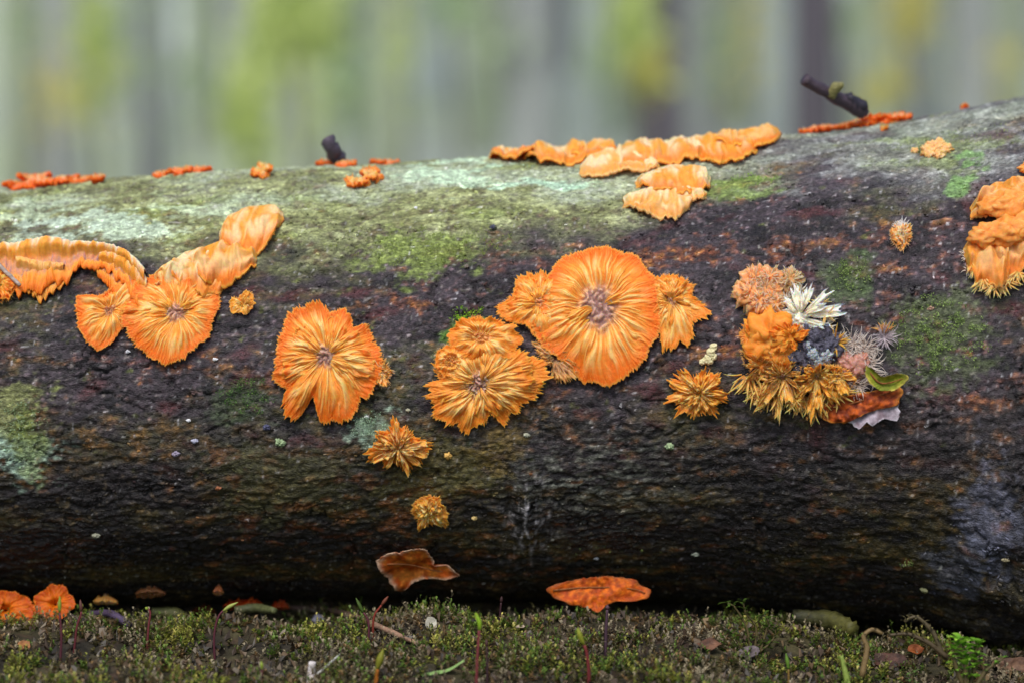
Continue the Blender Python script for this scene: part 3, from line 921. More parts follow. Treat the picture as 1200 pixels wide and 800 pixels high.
def stalk(base, tips, label, capf=.3, rad=.00042, ca=(104, 48, 60), cb=(150, 170, 60), dd=0):
    """a moss seta: base pixel on the ground, then pixels up the stalk"""
    P0, d = gpt(*base)
    if dd:
        d = dd; P0 = at_depth(base[0], base[1], d)
    P0 = P0.copy(); P0[2] -= .002
    pts = smooth_path([P0] + [at_depth(px, py, d) for px, py in tips], 18)
    k = int(18 * (1 - capf))
    t = thing('moss_stalk', label, 'moss stalk', P0, 'thin moss stalks rising in front of the log')
    q = np.linspace(0, 1, k + 1)
    c = mix(np.broadcast_to(L(*ca) * .6, (k + 1, 3)), L(*ca), q)
    V, F, K = tube(pts[:k + 1], rad * (1.15 - .35 * q), 7, c)
    mesh_np('stem', V, F, M_moss, t, K)
    n = 18 - k; q = np.linspace(0, 1, n)
    V, F, K = tube(pts[k:], rad * (.75 + 1.0 * np.sin(q * PI * .9) ** 1.2) * (1 - .75 * q ** 3), 8, mix(np.broadcast_to(L(*cb) * .8, (n, 3)), L(*cb), q))
    mesh_np('capsule', V, F, M_moss, t, K)


stalk((70, 782), [(72, 745), (70, 720), (70, 698)], 'upright moss stalk with pale green capsule at far left, before the orange shelf')
stalk((86, 765), [(90, 735), (95, 718), (94, 702)], 'reddish moss stalk just right of the leftmost stalk', ca=(120, 50, 56), cb=(110, 70, 60))
stalk((172, 760), [(174, 735), (176, 717), (170, 711)], 'short red moss stalk with a bent pale tip, third from the left', .22, ca=(128, 56, 60))
stalk((252, 772), [(251, 745), (256, 722), (266, 712), (279, 705)], 'curved purple moss stalk ending in a slanting pale green capsule', .38, cb=(178, 186, 96))
stalk((307, 800), [(307, 785), (306, 774)], 'tiny green tipped stalk near the white wood chip', .5, .0004)
stalk((431, 757), [(432, 730), (424, 714), (417, 700)], 'green and red moss stalk leaning left beside the thin twig', .4, cb=(80, 104, 40))
stalk((437, 752), [(438, 724), (446, 710), (455, 698)], 'red moss stalk leaning right beside the thin twig', .3, ca=(150, 60, 44), cb=(130, 70, 50))
stalk((558, 812), [(559, 780), (561, 745), (562, 730), (557, 717)], 'tall moss stalk at the centre with vivid green twisted tip', .42, .0005, ca=(140, 62, 66), cb=(150, 190, 40))
stalk((571, 800), [(571, 775), (570, 748)], 'dull purple stalk close behind the tall central stalk', .2, ca=(74, 48, 52), cb=(90, 60, 56))
stalk((690, 806), [(690, 785), (687, 762), (680, 745), (677, 735)], 'moss stalk with green upper part right of centre', .4, .0006, ca=(130, 46, 48), cb=(150, 156, 44))
stalk((710, 772), [(710, 745), (711, 725), (712, 708)], 'dark purple stalk standing right before the curled brown leaf', .15, .0006, ca=(84, 58, 72), cb=(96, 66, 74))
stalk((586, 738), [(586, 720), (588, 698)], 'faint dark stalk in the shade under the log', .2, ca=(64, 34, 40), cb=(60, 34, 34))
stalk((924, 806), [(924, 785), (921, 765)], 'short green stalk at the bottom edge, left of the curved dry stem', .5, ca=(140, 110, 50), cb=(110, 150, 50))
stalk((440, 806), [(442, 785), (449, 760)], 'flat yellow and orange moss blade at the bottom edge', .5, .0008, ca=(190, 110, 30), cb=(140, 140, 40))


def bar_thing(name, label, cat, pts, rads, cols, m=None, seg=9, jit=.12, n=16, group=None, seed=3):
    t_pts = smooth_path(pts, n)
    r = np.interp(np.linspace(0, 1, n), np.linspace(0, 1, len(rads)), rads)
    c = L(*cols[0]) + (L(*cols[1]) - L(*cols[0])) * np.linspace(0, 1, n)[:, None]
    V, F, K = tube(t_pts, r, seg, c, jit, seed)
    o = mesh_np(name, V, F, m or M_twig, None, K)
    return tag(o, label, cat, group)


def gl(px, py, lift=.002):
    p, d = gpt(px, py); p = p.copy(); p[2] += lift
    return p


bar_thing('thin_twig', 'thin straight grey brown twig lying on the moss towards the log', 'twig',
          [gl(335, 714, .001), gl(395, 726, .003), gl(440, 742, .003), gl(497, 764)], [.0009, .0012, .0011, .0007], [(96, 74, 66), (150, 118, 96)])
bar_thing('dark_twig', 'short purplish dark twig in the shade left of the thin straight twig', 'twig',
          [gl(105, 728, .003), gl(130, 732, .004), gl(152, 742, .003)], [.0011, .0015, .0012], [(64, 50, 70), (74, 62, 86)])
bar_thing('mossy_stick', 'moss covered stick end lying under the log at right', 'stick',
          [at_depth(930, 722, .935), at_depth(970, 726, .93), at_depth(1001, 737, .92)], [.0025, .0032, .0026], [(40, 40, 20), (84, 82, 34)], M_twig, 12, .3)
bar_thing('wood_splinter', 'upright pale splinter of wood at the bottom edge', 'wood chip',
          [gl(364, 812, 0), at_depth(365, 792, .872), at_depth(366, 775, .872)], [.0014, .0016, .0012], [(170, 160, 156), (206, 198, 196)])
bar_thing('fallen_needle', 'thin pale needle lying by the white splinter', 'needle',
          [gl(372, 800, .003), gl(398, 780, .004)], [.0005, .0003], [(160, 158, 150), (180, 180, 176)])
bar_thing('greenish_stick', 'flat green tinted stick in the shade below the small orange shelf', 'stick',
          [at_depth(275, 714, .94), at_depth(300, 712, .94), at_depth(322, 715, .93)], [.0014, .0018, .0012], [(70, 72, 44), (84, 88, 52)])
bar_thing('root_end', 'pale root tip poking out of the shade above the curved dry stem', 'root',
          [at_depth(178, 716, .95), at_depth(205, 718, .95), at_depth(220, 724, .95)], [.0016, .0022, .0012], [(90, 90, 50), (100, 100, 56)])

# grass blade
P0, d0 = gpt(498, 790)
t = thing('grass_blade', 'pale green blade of grass lying on the moss right of centre left', 'grass blade', P0)
pts = smooth_path([at_depth(483, 793, d0), at_depth(505, 789, d0), at_depth(525, 785, d0), at_depth(544, 774, d0)], 14)
q = np.linspace(0, 1, 14); wd = .0012 * np.sin(PI * (q * .9 + .08)) ** .7
V = np.stack([pts + np.array([0, 1, .5])[None] * wd[:, None], pts + np.array([0, 0, .0006]), pts - np.array([0, 1, .2])[None] * wd[:, None]], 1)
mesh_np('blade', V, grid_faces(14, 3), M_moss, t, np.broadcast_to(L(150, 186, 110), V.shape))


# leafy green shoot and relatives
def leafy(root, base, path, n, ll, cA, cB, seed, d, name='leaf', w=.42, stemc=(96, 84, 50), sr=.0007):
    P = smooth_path([at_depth(*q, d) for q in [base] + path], 16)
    V, F, K = tube(P, sr * np.linspace(1.2, .6, 16), 7, L(*stemc), .1, seed)
    mesh_np('stem', V, F, M_moss, root, K)
    rs = np.random.RandomState(seed)
    for i in range(n):
        t = .15 + .85 * (i / max(1, n - 1)); j = min(15, int(t * 15.99))
        az = i * 2.4 + rs.uniform(-.3, .3); el = rs.uniform(.15, .9); l = ll * rs.uniform(.6, 1.15)
        d1 = np.array([math.cos(az) * math.cos(el), math.sin(az) * math.cos(el), math.sin(el)])
        sd = np.cross(d1, [0, 0, 1]); sd /= np.linalg.norm(sd) + 1e-9; up = np.cross(sd, d1)
        q = np.linspace(0, 1, 7); ww = l * w * np.sin(PI * np.clip(q * .92 + .06, 0, 1)) ** .8
        cen = P[j] + d1 * (q * l)[:, None] - np.array([0, 0, 1]) * (l * .35 * q ** 2)[:, None]
        Vv = np.stack([cen - sd * ww[:, None] / 2 + up * (ww * .2)[:, None], cen, cen + sd * ww[:, None] / 2 + up * (ww * .2)[:, None]], 1)
        c = mix(np.broadcast_to(L(*cA), Vv.shape), L(*cB), np.clip(q[:, None] * np.ones((1, 3)) * rs.uniform(.5, 1.2), 0, 1))
        mesh_np(name, Vv, grid_faces(7, 3), M_moss, root, c)


P0, d0 = gpt(1130, 812)
t = thing('green_shoot', 'fresh bright green leafy shoot growing at the bottom right', 'plant', P0)
leafy(t, (1132, 806), [(1131, 780), (1128, 765), (1124, 748)], 30, .0056, (80, 140, 24), (176, 224, 80), 3, .868, w=.6)
leafy(t, (1136, 806), [(1142, 782), (1143, 764), (1146, 752)], 26, .0052, (76, 124, 24), (150, 206, 66), 4, .870, w=.6)
leafy(t, (1128, 802), [(1120, 780), (1117, 765), (1116, 755)], 14, .0036, (70, 126, 24), (150, 206, 66), 5, .868, w=.6)
leafy(t, (1142, 806), [(1155, 786), (1166, 777), (1176, 770)], 10, .0032, (70, 120, 30), (130, 190, 60), 6, .868)
P0, d0 = gpt(880, 768)
t = thing('dark_moss_shoot', 'dark green feathery moss shoot in the shade under the log', 'plant', P0)
for i, (bx, pth) in enumerate([((880, 765), [(875, 735), (862, 712), (853, 706)]), ((884, 765), [(886, 735), (874, 718), (871, 704)]),
                               ((890, 765), [(897, 742), (900, 728), (896, 720)]), ((876, 768), [(862, 748), (856, 742)]), ((888, 765), [(905, 750), (910, 735)])]):
    leafy(t, bx, pth, 18, .0040, (44, 62, 20), (92, 124, 40), 20 + i, .895, w=.3, sr=.0004)
P0, d0 = gpt(1010, 790)
t = thing('dry_moss_stem', 'curved dry brown stem with withered tips, left of the green shoot', 'dead plant', P0)
leafy(t, (1010, 792), [(1014, 772), (1016, 758), (1012, 745), (1022, 737), (1034, 742)], 20, .0026, (118, 100, 70), (150, 132, 92), 31, .875, w=.28, stemc=(140, 116, 76), sr=.0010)
leafy(t, (1110, 770), [(1092, 755), (1072, 745), (1060, 742), (1040, 744)], 34, .0030, (84, 74, 50), (120, 108, 74), 32, .885, w=.24, stemc=(90, 76, 54), sr=.0009)
leafy(t, (1104, 768), [(1096, 745), (1084, 730), (1072, 722), (1060, 728)], 34, .0030, (92, 84, 58), (140, 130, 92), 33, .885, w=.24, stemc=(96, 84, 60), sr=.0008)
P0, d0 = gpt(1003, 805)
t = thing('green_moss_sprig', 'small green sprig at the bottom edge under the dry stem', 'plant', P0)
leafy(t, (995, 808), [(990, 785), (986, 768)], 4, .003, (130, 150, 70), (160, 180, 90), 41, .872, w=.2, stemc=(150, 170, 80), sr=.0011)
leafy(t, (1070, 806), [(1068, 796), (1072, 786)], 16, .003, (80, 110, 50), (120, 160, 80), 42, .872, w=.35)


# ================================================================== FOREST
def tree_parts(seed, ca, cb, h=13.0, r=.16):
    rs = np.random.RandomState(seed)
    n = 22; z = np.linspace(-.5, h, n)
    pts = np.stack([.12 * np.sin(z * .35 + seed) + .02 * z * rs.uniform(-1, 1), .1 * np.cos(z * .3 + seed), z], -1); pts[:, :2] -= pts[1, :2]
    q = np.linspace(0, 1, n)
    rad = r * (1 - .72 * q) * (1 + .45 * np.exp(-q * 25))
    c = mix(np.broadcast_to(L(*ca), (n, 3)), L(*cb), .5 + .5 * perlin(z * .8, z * 0, seed))
    tr = tube(pts, rad, 14, c, .05, seed)
    br = []; tips = []
    for i in range(16):
        zz = rs.uniform(.32, .97) * h; j = np.interp(zz, z, np.arange(n)); b = np.array([np.interp(zz, z, pts[:, 0]), np.interp(zz, z, pts[:, 1]), zz])
        az = rs.uniform(0, 2 * PI); l = rs.uniform(1.2, 2.9) * (1.25 - zz / h * .7)
        qq = np.linspace(0, 1, 7)[:, None]
        P = b + np.array([math.cos(az), math.sin(az), .55]) * l * qq + np.array([0, 0, -.25]) * l * qq ** 2 + rs.normal(0, .05, (7, 3)) * qq
        br.append(tube(P, .045 * (1.1 - qq[:, 0]), 6, L(*ca)))
        tips += [P[3], P[4], P[5], P[6]]
    tips = np.array(tips)
    nl = 800
    k = rs.randint(0, len(tips), nl)
    P = tips[k] + rs.normal(0, .42, (nl, 3))
    V = np.zeros((nl, 4, 3)); l = rs.uniform(.06, .13, nl)[:, None]
    A = rs.normal(0, 1, (nl, 3)); A /= np.linalg.norm(A, axis=1)[:, None]
    Bv = np.cross(A, rs.normal(0, 1, (nl, 3))); Bv /= np.linalg.norm(Bv, axis=1)[:, None]
    for j, (u, v) in enumerate([(-.5, 0), (0, .36), (.5, 0), (0, -.36)]):
        V[:, j] = P + A * l * u * 1.4 + Bv * l * v * 1.4
    pal = np.array([L(150, 170, 60), L(110, 140, 60), L(190, 180, 60), L(90, 116, 54)])
    K = np.repeat(pal[rs.choice(4, nl)] * rs.uniform(.7, 1.2, (nl, 1)), 4, 0)
    return (mesh_np('trunk', *tr[:2], M_trunk, None, tr[2], data_only=True),
            mesh_np('branch', *merge(br)[:2], M_trunk, None, merge(br)[2], data_only=True),
            mesh_np('crown', V, np.arange(nl * 4).reshape(-1, 4), M_crown, None, K, smooth=False, data_only=True))


GREY = (140, 144, 144); GREEN = (156, 166, 142); PALEB = (190, 200, 188); DARK = (92, 88, 90)
protos = {k: [tree_parts(s + i, a, b) for i in range(2)] for k, (s, a, b) in
          {'lavender grey': (1, GREY, (160, 164, 160)), 'greenish grey': (5, GREEN, (172, 180, 156)), 'pale silvery': (9, PALEB, (190, 198, 198)),
           'dark brown grey': (13, DARK, (86, 80, 92))}.items()}
TREES = [  # px centre, distance, trunk radius in px, kind
    (955, 7.5, 21, 'dark brown grey'), (622, 9, 33, 'lavender grey'), (775, 8, 15, 'dark brown grey'), (690, 12, 20, 'pale silvery'),
    (70, 8, 17, 'lavender grey'), (178, 9, 24, 'lavender grey'), (20, 10, 20, 'greenish grey'), (908, 11, 17, 'pale silvery'),
    (1140, 8, 17, 'lavender grey'), (1185, 10, 22, 'greenish grey'), (1085, 12, 16, 'lavender grey'), (1020, 11, 18, 'greenish grey'),
    (860, 13, 22, 'greenish grey'), (815, 10, 14, 'lavender grey'), (565, 12, 17, 'greenish grey'), (512, 14, 17, 'pale silvery'),
    (455, 10, 18, 'greenish grey'), (410, 13, 16, 'lavender grey'), (352, 9, 12, 'greenish grey'), (240, 12, 18, 'greenish grey'),
    (130, 13, 14, 'pale silvery'), (730, 14, 16, 'greenish grey'), (655, 17, 18, 'dark brown grey'), (300, 16, 12, 'pale silvery'),
    (-60, 9, 26, 'lavender grey'), (-150, 12, 20, 'greenish grey'), (1260, 9, 24, 'dark brown grey'), (1350, 12, 20, 'lavender grey'),
    (100, 22, 12, 'lavender grey'), (212, 20, 13, 'pale silvery'), (275, 24, 12, 'lavender grey'), (382, 22, 12, 'greenish grey'),
    (480, 24, 13, 'lavender grey'), (540, 26, 12, 'dark brown grey'), (590, 22, 14, 'greenish grey'), (712, 24, 12, 'lavender grey'),
    (752, 26, 12, 'greenish grey'), (838, 24, 12, 'lavender grey'), (885, 26, 12, 'greenish grey'), (985, 22, 14, 'pale silvery'),
    (1050, 24, 13, 'lavender grey'), (1110, 22, 12, 'greenish grey'), (1215, 18, 16, 'lavender grey'), (45, 26, 12, 'greenish grey'),
    (155, 28, 11, 'lavender grey'), (330, 28, 11, 'greenish grey'), (430, 30, 11, 'lavender grey'), (800, 30, 11, 'pale silvery')]
used_k = {}
for i, (px, dist, rp, kind) in enumerate(TREES):
    x = (px - 600) / FPX * dist; y = dist - .9
    z = float(gh(x, y))
    rank = sorted(q[0] for q in TREES if q[3] == kind).index(px) + 1
    words_ = ['leftmost', 'second', 'third', 'fourth', 'fifth', 'sixth', 'seventh', 'eighth', 'ninth', 'tenth', 'eleventh', 'twelfth', 'thirteenth', 'fourteenth', 'fifteenth', 'sixteenth', 'seventeenth', 'eighteenth', 'nineteenth', 'twentieth']
    lab = f'blurred {"near" if dist < 11 else "deeper" if dist < 18 else "far slender"} tree trunk, {words_[rank - 1]}' + (' from the left' if rank > 1 else '') + f' of the {kind} ones'
    if i == 0: lab = 'darkest narrow tree trunk behind the dead twig at right'
    if i == 1: lab = 'broad lavender grey trunk at the centre of the forest background'
    tr = thing('tree', lab, 'tree', (x, y, z), 'blurred trees of the forest behind the log')
    me = protos[kind][i % 2]
    s = rp / FPX * dist / .16
    for nm, m_ in zip(('trunk', 'branches', 'crown'), me):
        o = bpy.data.objects.new(nm, m_); C.objects.link(o); o.parent = tr
    tr.rotation_euler.z = rnd.uniform(0, 6.28)
    sxy = min(max(s, .45), 1.9)
    tr.scale = (sxy, sxy, rnd.uniform(.85, 1.15))


def sapling(px, py, dist, w_px, h_px, n, cA, cB, label, seed, lf=.05):
    rs = np.random.RandomState(seed)
    x = (px - 600) / FPX * dist; y = dist - .9; z0 = float(gh(x, y))
    zc = .1 + (400 - py) / FPX * dist
    t = thing('sapling', label, 'sapling', (x, y, z0), 'leafy saplings glowing between the trunks')
    P = smooth_path([(x, y, z0 - .1), (x + .02 * dist / 8, y, (z0 + zc) / 2), (x - .01, y, zc), (x, y, zc + h_px / FPX * dist)], 14)
    V, F, K = tube(P, np.linspace(.012, .004, 14), 7, L(110, 106, 100))
    mesh_np('trunk', V, F, M_trunk, t, K)
    c = np.array([x, y, zc]) + rs.normal(0, 1, (n, 3)) * np.array([w_px / FPX * dist * .5, .15, h_px / FPX * dist * .5])
    V = np.zeros((n, 4, 3)); l = rs.uniform(.6, 1.2, n)[:, None] * lf
    A = rs.normal(0, 1, (n, 3)); A /= np.linalg.norm(A, axis=1)[:, None]
    Bv = np.cross(A, rs.normal(0, 1, (n, 3)) + [0, 0, 2]); Bv /= np.linalg.norm(Bv, axis=1)[:, None]
    for j, (u, v) in enumerate([(-.5, 0), (0, .3), (.5, 0), (0, -.3)]):
        V[:, j] = c + A * l * u + Bv * l * v
    K = L(*cA) + (L(*cB) - L(*cA)) * rs.uniform(0, 1, (n, 1))
    mesh_np('foliage', V, np.arange(n * 4).reshape(-1, 4), M_crown, t, np.repeat(K, 4, 0), smooth=False)


YG = ((180, 196, 112), (212, 222, 144)); GG = ((160, 182, 136), (186, 204, 158)); YY = ((198, 190, 106), (218, 208, 124))
for i, (px, py, dist, wp, hp, n, cc, lab) in enumerate([
        (112, 40, 6.0, 22, 90, 230, YG, 'tall yellow green sapling blur at the upper left'),
        (115, 95, 7.5, 22, 60, 90, YY, 'faded ochre leafed sapling low behind the upper left one'),
        (345, 22, 5.5, 58, 40, 420, YG, 'largest yellow green foliage blur left of centre'),
        (305, 65, 6.5, 40, 40, 190, YG, 'lower lime leaves beneath the largest foliage blur'),
        (292, 140, 6.0, 26, 56, 240, YG, 'lime green sapling blur just above the log at left'),
        (410, 60, 7.0, 24, 110, 170, GG, 'pale green sapling left of the centre trunks'),
        (530, 10, 7.0, 34, 30, 120, GG, 'dull green leaf blur at the top centre'),
        (742, 28, 6.0, 22, 66, 280, YG, 'yellow green sapling blur right of centre at the top'),
        (757, 88, 6.0, 20, 22, 200, YY, 'small golden leaf blur right of centre'),
        (990, 20, 8.0, 20, 30, 60, GG, 'faint green leaves beside the darkest trunk'),
        (1066, 22, 6.5, 22, 46, 170, YY, 'olive yellow sapling blur at the upper right'),
        (1040, 105, 7.0, 30, 16, 100, YY, 'low ochre leaves above the dead twig'),
        (1120, 60, 9.0, 20, 90, 70, GG, 'dim green sapling at far right'),
        (225, 90, 8.0, 24, 90, 70, GG, 'dim green sapling between the left trunks'),
        (835, 60, 9.0, 20, 60, 70, GG, 'dim green sapling above the top shelf fungi'),
        (22, 30, 8.0, 20, 50, 60, GG, 'dim green sapling at the left border'), (60, 110, 7.5, 30, 60, 80, YY, 'faint olive leaves low at the far left'),
        (170, 60, 8.5, 16, 100, 80, GG, 'slender dim green sapling left of the largest foliage blur'), (375, 100, 8.0, 30, 80, 130, YG, 'diffuse yellow green leaves under the largest foliage blur'),
        (470, 60, 8.0, 26, 90, 90, YG, 'faint yellow green sapling left of the centre'), (585, 80, 9.0, 24, 80, 80, GG, 'faint green sapling beside the broad centre trunk'),
        (700, 70, 8.0, 20, 90, 90, GG, 'slender green sapling right of the broad centre trunk'), (880, 50, 8.0, 24, 80, 80, YY, 'faint olive sapling left of the darkest trunk'),
        (1170, 100, 8.0, 24, 60, 80, YY, 'faint olive leaves above the upper right bark')]):
    sapling(px, py, dist, wp, hp, n, *cc, lab, 60 + i)


# ================================================================== FUNGI
def fungus(label, px, py, name='crust_fungus', cat='fungus', group=None):
    fr = LogFrame(px, py)
    return thing(name, label, cat, fr.P(0, 0, 0), group), fr


# -- main rosettes
def fans_on(root, fr, rf, lst, H, pal, seed, name='lobe', **kw):
    """single lobes folded over a cap: (angle in degrees, half width in degrees, length as a share of the radius, raise)"""
    for i, (ang, hw, scl, up) in enumerate(lst):
        a = math.radians(ang); w_ = math.radians(hw)
        V, F, K = fan(fr, a - w_, a + w_, rf, scl, H, up, kw.get('lift', .0004), pal, seed * 31 + i, k1=4, k2=13, tooth=kw.get('tooth', .07), purple=kw.get('purple', .5), side=kw.get('side', .3), amp=kw.get('amp', .0008), rmin=.10)
        mesh_np(name, V, F, M_fun, root, K)


t, f = fungus('largest orange fungus rosette with fine radial folds and a purple brown centre', 700, 362)
rf = disc(t, f, [(655, 312), (672, 300), (690, 295), (720, 294), (750, 306), (768, 330), (771, 350), (773, 375), (771, 398), (757, 420), (735, 440), (712, 450),
                 (685, 448), (668, 432), (645, 418), (628, 402), (622, 380), (630, 350), (638, 328)], .0050, ORANGE, 11, cen=.36, k=(2.4, 8.5, 25), amp=.0013, wav=.0012, lob=.05)
fans_on(t, f, rf, [(212, 26, .93, .0004), (205, 20, .62, .0016), (20, 18, .6, .0004)], .0040, ORANGE2, 11, purple=.2)
t, f = fungus('small orange rosette joined to the left side of the largest rosette', 632, 358)
rf = disc(t, f, [(600, 350), (604, 332), (618, 324), (640, 322), (658, 330), (660, 355), (655, 385), (645, 402), (628, 398), (615, 382), (598, 380), (583, 372), (582, 360)],
          .0036, OCHRE, 12, cen=.24, k=(1.6, 4.4, 11), tooth=.10, purple=.6, wav=.0014)
fans_on(t, f, rf, [(95, 40, .75, .0010), (170, 30, .8, .0010), (250, 34, .8, .0008)], .0030, ORANGE2, 12, purple=.1, tooth=.14)
t, f = fungus('brownish ragged lobe under the lower left rim of the largest rosette', 650, 418)
rosette(t, f, [(622, 402), (640, 400), (665, 415), (678, 430), (672, 446), (655, 448), (645, 440), (648, 428), (634, 420)], n=5, H=.0018, seed=13, pal=BROWNED, core_r=0, layers=((1, 0, 1),), tooth=.2)
t, f = fungus('spreading tan and orange fungus fan touching the right rim of the largest rosette', 786, 354)
rf = disc(t, f, [(764, 330), (780, 322), (800, 328), (813, 336), (810, 350), (822, 356), (832, 366), (828, 374), (812, 378), (812, 402), (804, 408), (796, 398), (790, 413),
                 (776, 412), (772, 390), (768, 375), (762, 352)], .0026, OCHRE, 14, cen=.2, k=(1.6, 4.6, 12), tooth=.12, purple=.8, wav=.0016)
fans_on(t, f, rf, [(60, 30, .8, .0012), (110, 34, .7, .0014), (0, 24, .6, .001), (250, 26, .62, .0006)], .0028, OCHRE, 14, purple=.05, tooth=.2)

t, f = fungus('mottled tan and orange rosette left of and below the largest rosette', 562, 450)
rf = disc(t, f, [(535, 405), (560, 400), (590, 398), (612, 405), (630, 418), (641, 438), (634, 462), (617, 470), (612, 484), (597, 482), (592, 498), (578, 486), (568, 492), (556, 494),
                 (545, 508), (532, 498), (514, 490), (504, 484), (508, 474), (500, 466), (502, 448), (520, 446), (508, 428), (520, 415)], .0042, OCHRE, 15, cen=.32, k=(2.0, 6.4, 17), tooth=.09, amp=.0014, wav=.0020, lob=.13)
fans_on(t, f, rf, [(30, 24, .92, .0016), (5, 20, .8, .0020), (322, 20, .82, .0012), (292, 13, .8, .0022), (262, 12, .86, .0016), (65, 22, .8, .0018), (155, 20, .85, .0014), (215, 22, .8, .0004)], .0030, OCHRE, 15, purple=.25, tooth=.12)
disc(t, LogFrame(563, 397), [(524, 395), (532, 380), (552, 375), (580, 376), (603, 384), (612, 400), (600, 418), (575, 425), (545, 420), (526, 412)], .0042, OCHRE, 16, cen=.3, k=(1.5, 4.8, 13), purple=.35, base=.0012, wav=.0020, tooth=.07, lob=.12)
disc(t, LogFrame(528, 424), [(510, 430), (512, 414), (525, 406), (542, 410), (548, 426), (538, 440), (520, 440)], .0034, OCHRE, 17, cen=.45, k=(1.2, 3, 7), purple=.3, base=.0018, tooth=.05)

t, f = fungus('round orange rosette with a dark notch in its lower edge', 382, 418)
rf = disc(t, f, [(330, 380), (342, 366), (360, 361), (375, 360), (388, 366), (404, 366), (413, 378), (412, 388), (428, 382), (438, 392), (445, 408), (449, 425), (447, 442), (434, 450), (436, 462),
                 (420, 464), (418, 482), (402, 494), (384, 496), (374, 490), (370, 470), (366, 452), (360, 474), (352, 490), (336, 487), (330, 470), (336, 456), (322, 446), (320, 430), (326, 412), (325, 395)],
          .0044, ORANGE, 18, cen=.22, k=(2.2, 7.0, 20), amp=.0014, wav=.0020, tooth=.06, lob=.07)
fans_on(t, f, rf, [(345, 26, .86, .0018), (40, 20, .8, .0014), (75, 16, .85, .0010), (196, 22, .82, .0012), (140, 20, .7, .0014), (318, 15, .62, .0008)], .0030, ORANGE, 18, purple=.15, tooth=.06)
t, f = fungus('tiny pale frayed fungus tuft at the right rim of the notched rosette', 446, 434)
rosette(t, f, [(438, 420), (450, 418), (455, 430), (462, 436), (455, 442), (456, 450), (446, 452), (438, 442)], n=5, H=.0016, seed=19, pal=PALE, layers=((1, 0, 1),), core_r=0, tooth=.3)

t, f = fungus('flat orange rosette with toothed lower edge, lowest of the left hand chain', 208, 368)
rf = disc(t, f, [(160, 335), (185, 324), (215, 326), (238, 338), (257, 343), (258, 360), (250, 378), (248, 396), (232, 408), (214, 422), (196, 427), (176, 420), (160, 408), (150, 392), (142, 375), (148, 352)],
          .0036, ORANGE, 20, cen=.24, k=(2.2, 7.4, 20), tooth=.05, purple=.9, wav=.0014)
fans_on(t, f, rf, [(175, 26, .95, .0010), (140, 20, .7, .0012), (30, 22, .6, .0006)], .0028, ORANGE2, 20, purple=.2, tooth=.06)

t, f = fungus('chain of overlapping pale orange caps climbing right from the toothed rosette', 250, 300)
drape(t, [258, 268, 285, 305, 322, 333], [270, 254, 246, 241, 241, 252], [286, 292, 304, 303, 290, 262], .0048, ORANGE, 21, cream=.7, lobe=30)
drape(t, [226, 240, 262, 284, 302], [306, 292, 282, 284, 296], [322, 334, 340, 332, 312], .0060, ORANGE2, 22, cream=.5, lobe=24)
drape(t, [200, 215, 232, 250, 264], [308, 297, 291, 290, 302], [326, 340, 346, 352, 338], .0050, ORANGE, 23, cream=.9, lobe=16)
drape(t, [180, 192, 208, 224, 236], [324, 312, 304, 304, 316], [336, 342, 342, 342, 336], .0046, PALE, 24, cream=.8, lobe=14)

t, f = fungus('small star shaped orange fungus right of the toothed rosette', 285, 358, 'star_fungus')
rf = disc(t, f, [(271, 350), (279, 352), (289, 343), (296, 346), (300, 358), (294, 364), (290, 372), (282, 368), (273, 370), (269, 362)], .0020, SPIKE, 25, cen=.3, k=(1.2, 3, 6), purple=.2, tooth=.1, fringe=.0006)
fans_on(t, f, rf, [(75, 26, .95, .0012), (10, 24, .9, .0010), (300, 26, .9, .0010), (180, 30, .9, .0006)], .0016, SPIKE, 25, purple=0, side=.5)

# -- flower like fungi
t, f = fungus('spiky orange flower shaped fungus left of the frayed cluster', 819, 460, 'flower_fungus')
rf = disc(t, f, [(780, 444), (792, 446), (798, 438), (804, 431), (810, 442), (822, 434), (836, 436), (846, 442), (840, 454), (853, 460), (850, 470), (838, 474), (840, 486), (826, 482), (812, 488), (800, 480),
               (790, 488), (794, 474), (780, 470), (790, 458)], .0022, OCHRE, 26, cen=.3, k=(1.7, 4.4, 9), purple=.1, tooth=.22, wav=.0016, fringe=.0007)
fans_on(t, f, rf, [(130, 15, .98, .0012), (100, 13, .9, .0020), (68, 16, .9, .0014), (35, 15, .95, .0020), (2, 14, 1.0, .0024), (328, 16, .95, .0018), (296, 14, .9, .0010), (262, 14, .9, .0006), (160, 18, .9, .0006), (205, 16, .8, .0004), (20, 24, .55, .0030), (110, 30, .5, .0028), (230, 34, .5, .0022)],
        .0020, SPIKE, 26, purple=0, side=.6, lift=.0014, tooth=.16)
t, f = fungus('pointed orange flower shaped fungus beside the grey lichen tuft', 467, 522, 'flower_fungus')
rf = disc(t, f, [(430, 530), (440, 518), (442, 504), (456, 502), (462, 489), (470, 498), (480, 500), (484, 508), (503, 516), (504, 528), (494, 532), (496, 544), (484, 540), (478, 554), (472, 546), (462, 540),
               (452, 546), (446, 538), (432, 540)], .0016, OCHRE, 27, cen=.2, k=(1.7, 4.4, 9), purple=.3, tooth=.2, wav=.0014, fringe=.0007)
fans_on(t, f, rf, [(170, 12, 1.0, .0008), (145, 12, .95, .0016), (120, 11, .9, .0020), (92, 11, 1.0, .0018), (65, 12, .9, .0014), (38, 12, .9, .0012), (12, 13, 1.0, .0022), (345, 12, 1.0, .0016), (320, 12, .95, .0010), (293, 10, 1.0, .0020), (268, 11, .85, .0010), (240, 12, .9, .0008), (208, 13, .95, .0010),
                   (150, 18, .6, .0030), (60, 18, .55, .0030), (350, 18, .55, .0032), (270, 18, .5, .0030), (215, 16, .55, .0026)], .0016, TANSP, 27, purple=0, side=.6, lift=.0018, tooth=.14)
